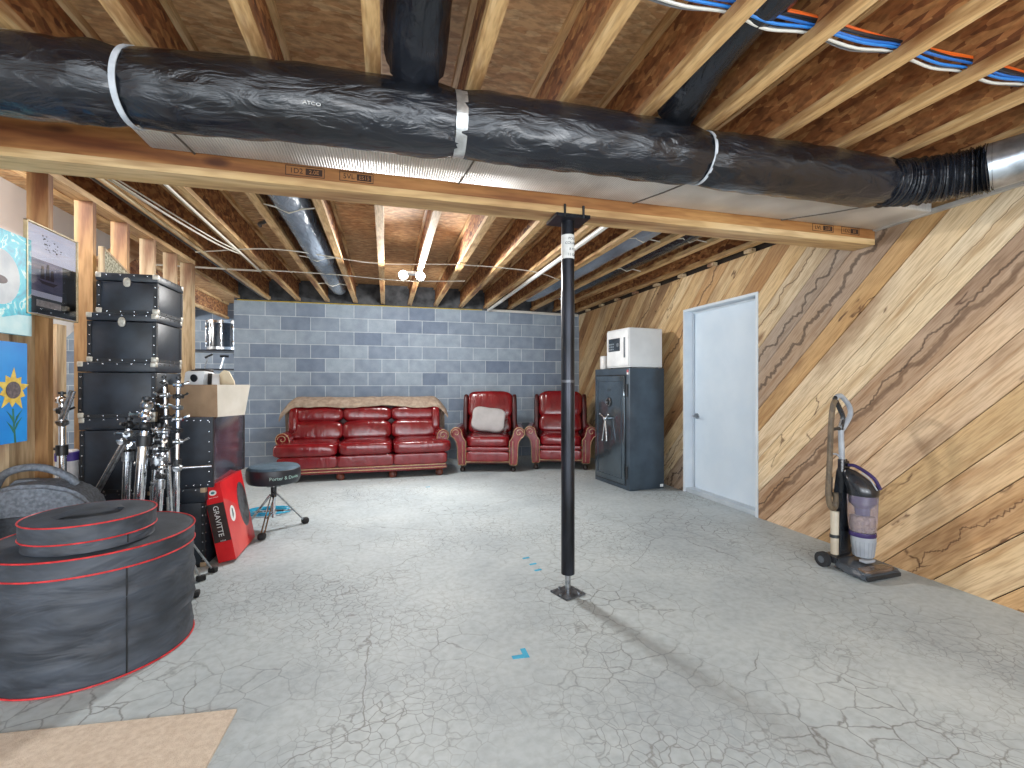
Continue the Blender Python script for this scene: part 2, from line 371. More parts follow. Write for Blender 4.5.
def make_plank_mat():
    m, nt, b = nmat('rough_plank'); b.inputs['Roughness'].default_value = .72
    at = N(nt, 'ShaderNodeAttribute', attribute_name='tint'); of = N(nt, 'ShaderNodeAttribute', attribute_name='shift')
    tc = N(nt, 'ShaderNodeTexCoord')
    ad = N(nt, 'ShaderNodeVectorMath', operation='ADD'); nt.links.new(tc.outputs['Object'], ad.inputs[0]); nt.links.new(of.outputs['Color'], ad.inputs[1])
    mp = N(nt, 'ShaderNodeMapping'); mp.inputs['Rotation'].default_value = (PI/4, 0, 0); nt.links.new(ad.outputs[0], mp.inputs[0])
    m2 = N(nt, 'ShaderNodeMapping'); m2.inputs['Scale'].default_value = (1, .07, 1); nt.links.new(mp.outputs[0], m2.inputs[0])
    m3 = N(nt, 'ShaderNodeMapping'); m3.inputs['Scale'].default_value = (1, .35, 1); nt.links.new(mp.outputs[0], m3.inputs[0])
    g = N(nt, 'ShaderNodeTexNoise'); g.inputs['Scale'].default_value = 19; g.inputs['Detail'].default_value = 6; g.inputs['Distortion'].default_value = .5; nt.links.new(m2.outputs[0], g.inputs[0])
    f = N(nt, 'ShaderNodeTexNoise'); f.inputs['Scale'].default_value = 110; f.inputs['Detail'].default_value = 2; nt.links.new(m2.outputs[0], f.inputs[0])
    s_ = N(nt, 'ShaderNodeTexNoise'); s_.inputs['Scale'].default_value = 2.6; s_.inputs['Detail'].default_value = 6; nt.links.new(m3.outputs[0], s_.inputs[0])
    gr = ramp(nt, g.outputs[0], [(.28, lin('cdb496')), (.47, (.98, .96, .94, 1)), (.7, (1.08, 1.08, 1.08, 1))])
    fr = ramp(nt, f.outputs[0], [(.35, (.74, .69, .63, 1)), (.58, (1.06, 1.06, 1.05, 1))])
    sr = ramp(nt, s_.outputs[0], [(.30, lin('a78d78')), (.46, (1, 1, 1, 1)), (.66, lin('fff4e0'))])
    col = mixc(nt, at.outputs['Color'], gr.outputs[0], .8, 'MULTIPLY'); col = mixc(nt, col, fr.outputs[0], .8, 'MULTIPLY'); col = mixc(nt, col, sr.outputs[0], .75, 'MULTIPLY')
    # wandering dark bark lines and knots
    wv = N(nt, 'ShaderNodeTexNoise'); wv.inputs['Scale'].default_value = 2.2; wv.inputs['Detail'].default_value = 5; nt.links.new(m3.outputs[0], wv.inputs[0])
    ln = ramp(nt, wv.outputs[0], [(.395, (1, 1, 1, 1)), (.405, lin('6a4a35')), (.412, (1, 1, 1, 1))])
    msk = ramp(nt, g.outputs[0], [(.45, (0, 0, 0, 1)), (.55, (1, 1, 1, 1))])
    col = mixc(nt, col, mixc(nt, col, ln.outputs[0], 1.0, 'MULTIPLY'), msk.outputs[0])
    vo = N(nt, 'ShaderNodeTexVoronoi'); vo.inputs['Scale'].default_value = 3.1; nt.links.new(m3.outputs[0], vo.inputs[0])
    kr = ramp(nt, vo.outputs['Distance'], [(0, lin('5a3c28')), (.05, lin('8d6748')), (.11, (1, 1, 1, 1))])
    col = mixc(nt, col, kr.outputs[0], .8, 'MULTIPLY')
    # live edges: dark bark lines that wander along single boards
    sx = N(nt, 'ShaderNodeSeparateXYZ'); nt.links.new(tc.outputs['Object'], sx.inputs[0])
    def op(o, a, b_):
        n_ = N(nt, 'ShaderNodeMath', operation=o)
        for i, v_ in enumerate((a, b_)):
            if hasattr(v_, 'is_linked'): nt.links.new(v_, n_.inputs[i])
            else: n_.inputs[i].default_value = v_
        return n_.outputs[0]
    q = op('ADD', sx.outputs[1], sx.outputs[2]); u = op('SUBTRACT', sx.outputs[1], sx.outputs[2])
    for q0, amp, wd, sc, dk in ((3.53, .17, .012, 2.2, '4c3322'), (3.47, .2, .035, 1.6, '8b7768'), (4.55, .26, .03, 3.0, '4f4038'), (4.80, .3, .02, 2.6, '54443a'), (2.22, .22, .008, 3.0, '6b4a30'), (5.1, .2, .012, 2.2, '6e553f'), (3.82, .1, .004, 1.8, '6e553f'), (1.65, .25, .01, 3.0, '6b4a30'), (6.3, .25, .02, 2.4, '54443a'), (7.4, .25, .02, 2.4, '54443a')):
        nn = N(nt, 'ShaderNodeTexNoise', noise_dimensions='1D'); nn.inputs['Scale'].default_value = sc; nn.inputs['Detail'].default_value = 4.5; nn.inputs['Roughness'].default_value = .62
        nt.links.new(op('ADD', u, q0*3), nn.inputs['W'])
        d = op('ABSOLUTE', op('SUBTRACT', op('ADD', q0-amp/2, op('MULTIPLY', nn.outputs[0], amp)), q), 0)
        ln2 = ramp(nt, op('DIVIDE', d, wd), [(.45, lin(dk)), (1, (1, 1, 1, 1))])
        col = mixc(nt, col, ln2.outputs[0], .68, 'MULTIPLY')
    nt.links.new(col, b.inputs['Base Color']); bump(nt, b, f.outputs[0], .15, .004)
    return m
plank_m = make_plank_mat()

def make_duct_mat(name, c1, c2, ribs=0, axis=0):
    m, nt, b = nmat(name); b.inputs['Roughness'].default_value = .22; b.inputs['Specular IOR Level'].default_value = .5
    b.inputs['Coat Weight'].default_value = .25; b.inputs['Coat Roughness'].default_value = .12
    st = (.45, 1.4, 1.4) if axis == 0 else (1.4, .45, 1.4)
    v = coords(nt, st)
    n = N(nt, 'ShaderNodeTexNoise'); n.inputs['Scale'].default_value = 11; n.inputs['Detail'].default_value = 7; n.inputs['Distortion'].default_value = 1.6
    nt.links.new(v, n.inputs[0])
    n2 = N(nt, 'ShaderNodeTexNoise'); n2.inputs['Scale'].default_value = 3; nt.links.new(v, n2.inputs[0])
    r = ramp(nt, n2.outputs[0], [(.35, lin(c1)), (.65, lin(c2))]); nt.links.new(r.outputs[0], b.inputs['Base Color'])
    bump(nt, b, n.outputs[0], .6, .03)
    return m
duct_m = make_duct_mat('black_duct_jacket', '0e1116', '191d25')
duct_y = make_duct_mat('black_duct_jacket_bay', '0e1116', '1b1f27', axis=1)
duct_grey = make_duct_mat('grey_duct_jacket', '5a6675', '8b97a6', axis=1)

def make_foil():
    m, nt, b = nmat('ribbed_foil'); b.inputs['Metallic'].default_value = .35; b.inputs['Roughness'].default_value = .4
    v = coords(nt)
    wv = N(nt, 'ShaderNodeTexWave', wave_type='BANDS', bands_direction='X'); wv.inputs['Scale'].default_value = 26; wv.inputs['Distortion'].default_value = 1.2
    nt.links.new(v, wv.inputs[0])
    n = N(nt, 'ShaderNodeTexNoise'); n.inputs['Scale'].default_value = 4; nt.links.new(v, n.inputs[0])
    r = ramp(nt, n.outputs[0], [(.35, lin('c4c2be')), (.65, lin('e2e0dc'))])
    r2 = ramp(nt, wv.outputs[0], [(.1, (.72, .71, .7, 1)), (.45, (1, 1, 1, 1))])
    nt.links.new(mixc(nt, r.outputs[0], r2.outputs[0], .8, 'MULTIPLY'), b.inputs['Base Color']); bump(nt, b, wv.outputs[0], .5, .01)
    return m
foil_m = make_foil()
osb_dark = M('dusty_rim_board', '2e3033', '55575a', 8, .85, bs=.4, bscale=30)
drywall = M('drywall', 'cdced0', 'dadbdc', 2, .8)

# ------------------------------------------------------------------ the shell
RW, BW, JB, DECK = 3.2, 7.42, 2.42, 2.722          # right wall x, back wall y, joist underside, subfloor underside
struct(MB().box2((-6.2, -2.2, -.1), (RW+.3, 10.3, 0)).build('floor', floor_m, smooth=False), 'grey cracked concrete slab floor', 'floor')
struct(MB().box2((-6.2, -2.2, DECK), (RW+.3, 10.3, DECK+.02)).build('ceiling', deck_osb, smooth=False), 'tan OSB subfloor seen between the ceiling joists', 'ceiling')
# block wall: origin set so that the joints fall on the courses
bwall = MB().box2((-2.095+1.6918+.4064*4, 0, .053), (RW+.06+1.6918+.4064*4, .2, 2.385+.053)).build('wall_back', block_m, smooth=False)
bwall.location = (-1.6918-.4064*4, BW, -.053)
struct(bwall, 'blue-grey concrete block wall behind the red leather seats', 'wall')
far = MB().box2((0, 0, .053), (4.3, .2, DECK+.053)).build('wall_far', block_m, smooth=False); far.location = (-6.2, 9.9, -.053)
struct(far, 'concrete block wall of the room beyond the studs', 'wall')
struct(MB().box2((-6.4, -2.2, 0), (-6.2, 10.3, DECK)).build('wall_end', drywall, smooth=False), 'far end wall of the room beyond the studs', 'wall')
# white drywall beside the stair, its lower edge climbing with the stair
struct(MB().prism([(-1, .2), (2.6, .2), (3.6, .63), (5.75, 2.1), (5.75, DECK), (-1, DECK)], -2.87, -2.75, 'x').build('wall_left', drywall, smooth=False), 'white drywall seen between the studs at left', 'wall')
# rim board above the block wall
struct(MB().box2((-2.1, BW+.03, 2.385), (RW, BW+.07, DECK)).build('trim_1', osb_dark, smooth=False), 'dusty dark rim board above the block wall', 'trim')

# diagonal plank wall
def clip(poly, n, d):                                # keep n.p <= d
    out = []
    for i in range(len(poly)):
        a, b = poly[i], poly[(i+1) % len(poly)]
        da, db = n[0]*a[0]+n[1]*a[1]-d, n[0]*b[0]+n[1]*b[1]-d
        if da <= 0: out.append(a)
        if (da < 0) != (db < 0):
            t = da/(da-db); out.append((a[0]+(b[0]-a[0])*t, a[1]+(b[1]-a[1])*t))
    return out
DY0, DY1, DZ = 3.425, 4.50, 2.015                    # door opening
edges = [-3.9]
rq = random.Random(3)
while edges[-1] < 1.4: edges.append(edges[-1]+rq.uniform(.2, .3))
edges[-1] = 1.3; edges.append(1.52)
edges += [1.78, 2.06, 2.35, 2.59, 2.845, 3.12, 3.345, 3.65, 3.95, 4.19, 4.39, 4.70, 4.93, 5.2, 5.42, 5.66, 5.93, 6.16, 6.42, 6.70, 6.9, 7.12, 7.34, 7.6, 7.83, 8.05, 8.25, 8.43, 8.68, 8.92, 9.2, 9.5, 9.9]
front_cols = {1.3: 'c4a67c', 1.52: 'bd9d74', 1.78: 'cab18c', 2.06: 'c3a075', 2.35: 'cdb28e', 2.59: 'bfa278', 2.845: 'ccb293', 3.12: 'ceb598', 3.345: 'ad947c', 3.65: 'd8c6a8', 3.95: 'd5c1a2', 4.19: 'b99668', 4.39: 'a5917e', 4.70: 'a09080', 4.93: 'cab89a'}
pal = ['c8ae86', 'b28f66', 'd8c4a0', '9b7f5f', 'cdb48c', 'ba976c', '917a64', 'd2ba92', 'a9855c', 'dccaa8']
bm = bmesh.new(); cl = bm.loops.layers.float_color.new('tint'); sl = bm.loops.layers.float_color.new('shift')
for q0, q1 in zip(edges, edges[1:]):
    c_ = lin(front_cols.get(q0, rq.choice(pal))); sh = (rq.uniform(0, 9), rq.uniform(0, 9), rq.uniform(0, 9), 1)
    th = rq.uniform(.016, .022)
    for ry0, ry1, rz0, rz1 in ((-2.2, DY0, 0, 2.38), (DY1, BW, 0, 2.38), (DY0, DY1, DZ, 2.38)):
        p = [(ry0, rz0), (ry1, rz0), (ry1, rz1), (ry0, rz1)]
        p = clip(p, (1, 1), q1-.004); p = clip(p, (-1, -1), -(q0+.004)) if len(p) > 2 else p
        if len(p) < 3: continue
        A = [bm.verts.new((RW+.02-th, y, z)) for y, z in p]; B = [bm.verts.new((RW+.02, y, z)) for y, z in p]
        n = len(p); fs = [bm.faces.new(A), bm.faces.new(B[::-1])] + [bm.faces.new((A[i], B[i], B[(i+1) % n], A[(i+1) % n])) for i in range(n)]
        for f in fs:
            for l in f.loops: l[cl] = c_; l[sl] = sh
bmesh.ops.recalc_face_normals(bm, faces=bm.faces)
me = bpy.data.meshes.new('wall_right'); bm.to_mesh(me); bm.free(); me.materials.append(plank_m)
wr = bpy.data.objects.new('wall_right', me); C.objects.link(wr)
struct(wr, 'wall of wide rustic planks laid on the diagonal', 'wall')
back_board = M('wall_backing', '2a211a', '33281f', 6, .9)
b_ = MB()
b_.box2((RW+.021, -2.2, 0), (RW+.06, DY0, DECK)); b_.box2((RW+.021, DY1, 0), (RW+.06, BW+.2, DECK)); b_.box2((RW+.021, DY0, DZ), (RW+.06, DY1, DECK))
b_.build('plank_backing', back_board, wr, smooth=False)

# door
door = thing('door_1', 'flush white door set deep in its white jamb in the plank wall', 'door', (RW+.1, (DY0+DY1)/2, 0)); door['kind'] = 'structure'
hw = (DY1-DY0)/2
MB().box((.03, 0, 1.018), (.04, hw*2-.05, 1.944)).build('slab', white_paint, door, smooth=False)
j = MB()
for s_ in (-1, 1): j.box((-.03, s_*(hw-.0125), DZ/2), (.16, .025, DZ))
j.box((-.03, 0, DZ-.0125), (.16, hw*2-.05, .025))
j.build('door_frame', white_trim, door, smooth=False)
j = MB()
for s_ in (-1, 1): j.box((-.002, s_*(hw-.03), 1.0), (.012, .012, 1.9))
j.box((-.002, 0, DZ-.035), (.012, hw*2-.06, .018)); j.build('door_stop', white_trim, door, smooth=False)
MB().box((-.02, 0, .023), (.14, hw*2-.05, .046), bev=.004).build('threshold', M('threshold_aluminium', 'b6c0c8', 'c8d0d6', 6, .4, .3), door, smooth=False)
h = MB(); h.cyl((.012, hw-.085, .84), (-.006, hw-.085, .84), .03, n=20); h.cyl((-.006, hw-.085, .84), (-.045, hw-.085, .84), .011)
h.tube([(-.045, hw-.085, .84), (-.047, hw-.12, .84), (-.045, hw-.185, .835)], .009); h.build('lever_handle', dull_chrome, door)
h = MB()
for z in (.25, 1.0, 1.78): h.cyl((0.0, -hw+.03, z-.045), (0.0, -hw+.03, z+.045), .008, n=8)
h.build('hinge', dull_chrome, door)

# ------------------------------------------------------------------ ceiling framing
def joist(x0, y0, x1, y1, label):
    L = math.hypot(x1-x0, y1-y0); a = math.atan2(-(x1-x0), y1-y0)
    t = thing('ceiling_joist', label, 'joist', (x0, y0, JB), a, 'I-joists of the ceiling')
    MB().box2((-.03, 0, 0), (.03, L, .038)).build('bottom_flange', flange_wood, t, smooth=False)
    MB().box2((-.03, 0, DECK-JB-.038), (.03, L, DECK-JB)).build('top_flange', flange_wood, t, smooth=False)
    MB().box2((-.006, 0, .038), (.006, L, DECK-JB-.038)).build('web', web_osb, t, smooth=False)
    return t
front = [-2.45, -2.05, -1.65, -1.25, -.86, -.46, -.05, .35, .755, 1.145, 1.49, 1.89, 2.28, 2.655, 3.03]
for k, x in enumerate(front):
    joist(x, -.7, x, 2.49, 'I-joist in front of the beam, %s from the left of those there' % ORD[k])
for n in range(-5, 9):
    x = -.05+.4*n
    y1 = 7.43 if x > -2.1 else 9.88
    joist(min(x, 3.14), 2.505, min(x, 3.14), y1, 'I-joist behind the beam, %s from the left of those there' % ORD[n+5] if n < 8 else 'I-joist behind the beam, right against the plank wall')
for k, x in enumerate((-2.9, -3.5, -4.1, -4.7)):
    joist(x, 3.0, x, 9.88, 'I-joist over the room beyond the studs, %s one past them' % ORD[k])
# furring blocks along the top of the plank wall
for k in range(9):
    tag(MB().box((RW-.025, 3.0+.5*k, 2.395), (.05, .09, .03)).build('furring_block', pine, smooth=False), 'small pine block on top of the plank wall behind the beam, %s from the beam' % ORD[k], 'wood block', 'blocks along the plank wall top')

# beam
beam = thing('support_beam', 'long laminated wood beam crossing the room on the black post', 'beam', (0, 2.395, 2.135))
MB().box2((-1.96, 0, 0), (3.19, .15, .285)).build('timber', beam_wood, beam, smooth=False)
MB().box2((-1.96, -.001, -.002), (3.19, .151, .035)).build('bottom_lamination', beam_pale, beam, smooth=False)
def stamp(x, z, ws, s1, s2):
    f = MB(); wd, ht = ws
    for (a, b) in (((x, z), (x+wd, z+.003)), ((x, z+ht), (x+wd, z+ht+.003)), ((x, z), (x+.003, z+ht)), ((x+wd, z), (x+wd+.003, z+ht))):
        f.box2((a[0], -.0015, a[1]), (b[0], 0, b[1]))
    f.build('stamp_border', ink, beam, smooth=False)
    text('stamp_lettering', s1, .034, ink, beam, (x+wd*.28, -.001, z+ht/2), (PI/2, 0, 0))
    MB().box2((x+wd*.52, -.0012, z+.008), (x+wd*.96, 0, z+ht-.006)).build('stamp_block', ink, beam, smooth=False)
    text('stamp_lettering', s2, .026, beam_wood, beam, (x+wd*.74, -.0016, z+ht/2), (PI/2, 0, 0))
stamp(-.46, .045, (.17, .045), '1D2', '2.0E'); stamp(-.22, .045, (.155, .045), '5VL', 'ES15')
stamp(2.66, .05, (.17, .045), 'LVL', '2.0E'); stamp(2.9, .05, (.15, .045), '1D2', 'ES')

# post
post = thing('support_post', 'black adjustable steel post holding up the beam', 'post', (.997, 2.47, 0))
MB().cyl((0, 0, .115), (0, 0, 1.72), .0385, n=28).build('lower_tube', black_steel, post)
MB().cyl((0, 0, 1.70), (0, 0, 2.115), .0365, n=28).build('upper_tube', black_steel, post)
MB().cyl((0, 0, 1.2), (0, 0, 1.215), .0392, n=28).build('weld_ring', M('worn_ring', '4a4c52', '6a6c72', 30, .4, .6), post)
MB().cyl((0, 0, .01), (0, 0, .12), .016, n=16).build('screw_jack', dull_chrome, post)
MB().box((0, 0, .005), (.14, .14, .01), rot=(0, 0, .35)).build('base_plate', M('worn_steel_plate', '3d4046', '75797e', 40, .4, .8), post, smooth=False)
MB().box((0, 0, 2.122), (.2, .17, .018)).build('top_plate', black_steel, post, smooth=False)
for k, (x, y) in enumerate(((-.05, -.082), (.06, -.082))):
    MB().cyl((x, y, 2.11), (x, y, 2.18), .007, n=8).build('bolt', black_plastic, post)
for x, y in ((-.055, -.03), (.055, -.03), (-.03, .055), (.03, .055)):
    MB().cyl((x, y, .01), (x, y, .018), .009, n=6).build('floor_bolt', dull_chrome, post)
lb = MB().cyl((0, 0, 1.9), (0, 0, 2.035), .0372, n=28).build('paper_label', M('label_paper', 'c8c8c4', 'dadad6', 30, .6), post)
for z, s_ in ((2.01, 'POST'), (1.985, 'COLUMN'), (1.95, '8 FT'), (1.92, '11 GA')):
    text('label_lettering', s_, .02, M('label_ink_%s' % z, '33363c', '4a4d52', 20, .7), lb, (0, 0, z), (0, 0, .33), ext=.0004, bend=.0376)

# ------------------------------------------------------------------ big duct and foil duct
def smooth_path(pts, n):
    out = []
    P = [Vector(p) for p in pts]
    P = [P[0]*2-P[1]] + P + [P[-1]*2-P[-2]]
    segs = len(P)-3
    for i in range(n):
        t = i/(n-1)*segs; k = min(int(t), segs-1); u = t-k
        a, b, c_, d = P[k:k+4]
        out.append(.5*((2*b)+(c_-a)*u+(2*a-5*b+4*c_-d)*u*u+(3*b-a-3*c_+d)*u**3))
    return out
def wrinkly(pts, rad, n=28, amp=.004, seed=1, axis_noise=6, pinch0=.02, pinch1=.02, ov=1.0):
    """bag-like jacket along a path, gathered at both ends"""
    from mathutils import noise
    bm_ = MB(); P = pts; k = len(P); rings = []
    for i in range(k):
        t = (P[min(i+1, k-1)]-P[max(i-1, 0)]).normalized()
        u = Vector((0, 0, 1)).cross(t).normalized(); v = t.cross(u)
        s0 = i/(k-1); e = min(s0, 1-s0)*k/6
        pin = pinch0*max(0, 1-s0*9)**1.5 + pinch1*max(0, 1-(1-s0)*9)**1.5
        ring = []
        for j in range(n):
            a = 2*PI*j/n
            q = Vector((math.cos(a)*3, math.sin(a)*3, i*.16+seed*13))
            g = noise.noise(q*1.3)*amp*2 + noise.noise(Vector((a*9, i*.05, seed)))*amp*(1+4*max(0, 1-min(s0, 1-s0)*7))
            rr = rad - pin + g
            ring.append(bm_.bm.verts.new(P[i] + u*math.cos(a)*rr*1.0 + v*math.sin(a)*rr*ov))
        rings.append(ring)
    for A, B in zip(rings, rings[1:]):
        for j in range(n): bm_.bm.faces.new((A[j], A[(j+1) % n], B[(j+1) % n], B[j]))
    bm_.bm.faces.new(rings[0][::-1]); bm_.bm.faces.new(rings[-1])
    return bm_
zc = 2.268
duct = thing('insulated_duct', 'fat black plastic-jacketed duct hanging along the front of the beam', 'duct', (0, 0, 0))
dpath = [(-2.3, 2.03, zc), (-1.35, 2.02, zc), (-.88, 1.99, zc-.002), (-.3, 1.94, zc), (.29, 1.915, zc-.004), (.9, 1.9, zc), (1.44, 1.9, zc-.004), (2.0, 1.895, zc), (2.58, 1.885, zc)]
full = smooth_path(dpath, 241)
def part(i0, i1): return full[i0:i1+1]
cuts = [0, 60, 120, 180, 240]
rads = [.134, .136, .131, .128]
for k in range(4):
    wrinkly(part(cuts[k], cuts[k+1]), rads[k], 36, .0035, k+1, pinch0=.012 if k else 0, pinch1=.02).build('jacket', duct_m, duct, ang=60)
ends = smooth_path([(2.57, 1.885, zc), (2.68, 1.85, zc), (2.79, 1.77, zc), (2.87, 1.67, zc), (2.905, 1.6, zc)], 110)
e_ = MB(); e_.tube(ends, [.115+.004*math.sin(i*1.9)+.004*math.sin(i*.63+1)+.003*math.sin(i*1.1) for i in range(110)], 30); e_.build('crinkled_end', duct_m, duct, ang=60)
def band(i, r, wdt, mat, name, tilt=0):
    a = full[max(i-1, 0)]; c0 = full[i]; t = (full[min(i+1, 240)]-a).normalized()
    b = MB(); n = 40; rings = []
    for o, rr in ((-wdt/2, r-.004), (-wdt/2, r), (wdt/2, r), (wdt/2, r-.004)):
        u = Vector((0, 0, 1)).cross(t).normalized(); v = t.cross(u)
        rings.append([b.bm.verts.new(c0 + t*(o+tilt*math.sin(2*PI*j/n)*r) + (u*math.cos(2*PI*j/n)+v*math.sin(2*PI*j/n))*rr) for j in range(n)])
    for A, B in zip(rings, rings[1:]+rings[:1]):
        for j in range(n): b.bm.faces.new((A[j], A[(j+1) % n], B[(j+1) % n], B[j]))
    return b.build(name, mat, duct)
strap_m = M('grey_strap', 'a3a9b0', 'bcc2c8', 20, .5); tape_m = M('foil_tape', 'b2b4b4', 'd4d6d6', 30, .32, .8, bs=.2, bscale=60)
band(60, .1345, .02, strap_m, 'strap', .12); band(120, .125, .045, tape_m, 'tape_band'); band(180, .119, .014, strap_m, 'strap')
tp = MB(); n = 12; A = []; B = []
for j in range(n+1):
    a = -.1+j/n*.75
    for lst, x in ((A, -1.26), (B, -1.14)): lst.append(tp.bm.verts.new((x, 2.022-math.sin(a+.05)*.1375, zc+math.cos(a+.05)*.1375)))
for j in range(n): tp.bm.faces.new((A[j], A[j+1], B[j+1], B[j]))
bmesh.ops.solidify(tp.bm, geom=tp.bm.faces[:], thickness=.002)
tp.build('tape_patch', tape_m, duct)
text('jacket_lettering', 'ATCO', .022, off_white, duct, (-.26, 1.937-.127, zc-.062), (PI/2-.3, 0, .05), ext=.0004)

fd = thing('foil_duct', 'silver foil-faced flat duct running between the black duct and the beam', 'duct', (0, 0, 0))
MB().box2((-1.0, 2.04, 2.226), (3.175, 2.386, 2.412), bev=.012).build('foil_wrap', foil_m, fd, ang=60)
seam_m = M('dark_seam', '4b4640', '5f5850', 20, .6)
for x0, x1 in ((-.86, -.83), (.40, .36), (1.5, 1.36), (2.72, 2.40)):
    MB().tube([(x0, 2.04, 2.2255), (x0*.6+x1*.4, 2.2, 2.2255), (x1, 2.384, 2.2255)], .005, 6).build('seam', seam_m, fd)

sd = thing('metal_duct', 'bare galvanised metal duct along the plank wall above the camera side', 'duct', (0, 0, 0))
MB().box2((2.9, -.7, 2.25), (3.18, 1.42, 2.41), bev=.006).build('casing', galv, sd)
MB().tube([(2.89, 1.62, zc), (2.96, 1.5, zc+.015), (3.01, 1.36, zc+.03)], [.112, .108, .1], 30).build('collar', galv, sd)
MB().box2((3.165, -.7, 2.222), (3.195, 2.39, 2.248)).build('edge_strip', M('grey_trim_strip', '9a9690', 'b4b0a8', 8, .5), sd, smooth=False)

# ducts in the joist bays
def bay_duct(label, pts, r, mat, straps=()):
    t = thing('flex_duct', label, 'duct', (0, 0, 0), group='flexible ducts in the joist bays')
    P = smooth_path(pts, 70)
    wrinkly(P, r, 24, .004, int(abs(pts[0][0])*10)+2, pinch0=0, pinch1=.01).build('jacket', mat, t, ang=60)
    for y in straps:
        c0 = min(P, key=lambda p: abs(p.y-y))
        x0 = c0.x
        MB().tube([(x0-.17, y, JB+.02), (x0-r*.7, y, c0.z-r*.75), (x0, y, c0.z-r-.006), (x0+r*.7, y, c0.z-r*.75), (x0+.17, y, JB+.02)], .005, 6).build('hanger_strap', white_cable, t)
    return t
bay_duct('black jacketed duct in the joist bay at top centre, in front of the beam', [(.09, -.6, 2.57), (.1, .6, 2.565), (.105, 1.5, 2.545), (.11, 1.86, 2.44)], .118, duct_y)
bay_duct('black jacketed duct in the joist bay at upper right, crossed by the cable bundle', [(1.30, -.6, 2.57), (1.29, .8, 2.565), (1.27, 1.5, 2.54), (1.26, 1.86, 2.43)], .095, duct_y)
bay_duct('grey dusty flexible duct in the left joist bay behind the beam', [(-.66, 2.6, 2.50), (-.66, 3.6, 2.515), (-.66, 4.6, 2.52), (-.65, 5.8, 2.53), (-.65, 7.0, 2.57)], .12, duct_grey, (3.55, 4.9, 6.2))
bay_duct('long black duct between joists behind the beam right of the post', [(2.15, 2.6, 2.52), (2.15, 4.0, 2.53), (2.15, 5.6, 2.53), (2.15, 6.9, 2.56)], .1, duct_grey, (3.6,))
bay_duct('black duct between the last joists behind the beam beside the plank wall', [(2.55, 2.6, 2.53), (2.55, 4.0, 2.53), (2.55, 6.6, 2.55)], .1, duct_y, (3.5, 4.6))

# ------------------------------------------------------------------ pipes and cables overhead
def pipe(name, label, cat, pts, r, mat, group=None, n=8):
    return tag(MB().tube(pts, r, n).build(name, mat), label, cat, group)
pvc = M('white_pvc', 'd2d2cc', 'e0e0da', 6, .4)
t = thing('drain_pipe', 'white pipe running back under the joists right of centre, then along the block wall top', 'pipe', (0, 0, 0))
MB().tube([(1.6, 2.6, 2.385), (1.6, 7.36, 2.39)], .022, 12).build('pipe_run', pvc, t)
MB().ball((1.6, 7.36, 2.39), .03).build('elbow', pvc, t)
MB().tube([(1.6, 7.36, 2.39), (3.15, 7.36, 2.36)], .022, 12).build('pipe_run', pvc, t)
t = thing('water_pipe', 'thin cream pipe under the left joists that turns square to the stud wall', 'pipe', (0, 0, 0))
MB().tube([(-1.29, 2.56, 2.4), (-1.30, 5.49, 2.4)], .01).build('pipe_run', white_cable, t)
MB().ball((-1.30, 5.49, 2.4), .014).build('elbow', white_cable, t)
MB().tube([(-1.30, 5.49, 2.4), (-2.3, 5.48, 2.4)], .01).build('pipe_run', white_cable, t)
pipe('water_pipe', 'white pipe running along the top plate of the stud wall', 'pipe', [(-1.62, 2.56, 2.4), (-1.62, 7.3, 2.4)], .011, M('cream_strip', 'c4ad84', 'd6c29c', 8, .5))
pipe('drain_pipe', 'dark pipe in the gap above the stud wall plate', 'pipe', [(-1.7, 2.56, 2.45), (-1.7, 7.3, 2.45)], .03, black_plastic)
for k, (dx, dz) in enumerate(((0, 0), (.03, -.012), (.05, .004))):
    pipe('electric_cable', 'drooping white electrical cable under the left joists, %s of three' % ORD[k], 'cable', smooth_path([(-1.63+dx, 3.0, 2.41), (-1.53+dx, 3.8, 2.405+dz), (-1.42+dx, 4.3, 2.38+dz), (-1.36+dx, 4.6, 2.385+dz), (-1.3, 4.9, 2.41)], 24), .005, white_cable, 'white cables under the left joists')
pipe('electric_cable', 'long white cable stapled across the joists behind the beam', 'cable', smooth_path([(-1.7, 4.9, 2.41), (-.95, 4.62, 2.412), (-.1, 4.86, 2.405), (.72, 4.72, 2.41), (1.5, 4.78, 2.408), (1.95, 5.1, 2.41)], 50), .006, white_cable)
pipe('electric_cable', 'second pale cable stapled across the joists nearer the block wall', 'cable', smooth_path([(-1.3, 5.48, 2.408), (-.6, 5.5, 2.41), (.2, 5.6, 2.406), (.9, 5.45, 2.41)], 30), .006, white_cable)
pipe('yellow_cable', 'thin yellow cable along the top of the block wall', 'cable', smooth_path([(-2.05, 7.405, 2.392), (-.4, 7.405, 2.392), (.3, 7.405, 2.391), (1.5, 7.405, 2.392)], 20), .006, M('yellow_cable', 'b9a02c', 'd2bb3f', 10, .5))
pipe('black_hose', 'short curved black pipe stub under the left ceiling', 'pipe', smooth_path([(-1.03, 4.35, 2.53), (-1.0, 4.2, 2.5), (-.93, 4.1, 2.5), (-.9, 4.0, 2.56)], 16), .014, black_plastic)
cabs = [('orange', 'd8661f', -.022, .024), ('blue', '2b66b0', -.024, -.014), ('blue', '2f7cc9', -.012, -.024), ('black', '1c1c20', -.024, .004), ('yellow', 'c9b455', .004, .030), ('white', 'd3d0c6', .012, -.026), ('orange', 'cf5a1e', -.026, .014), ('grey', '8c8f94', .026, -.01), ('black', '1c1c20', -.03, -.005)]
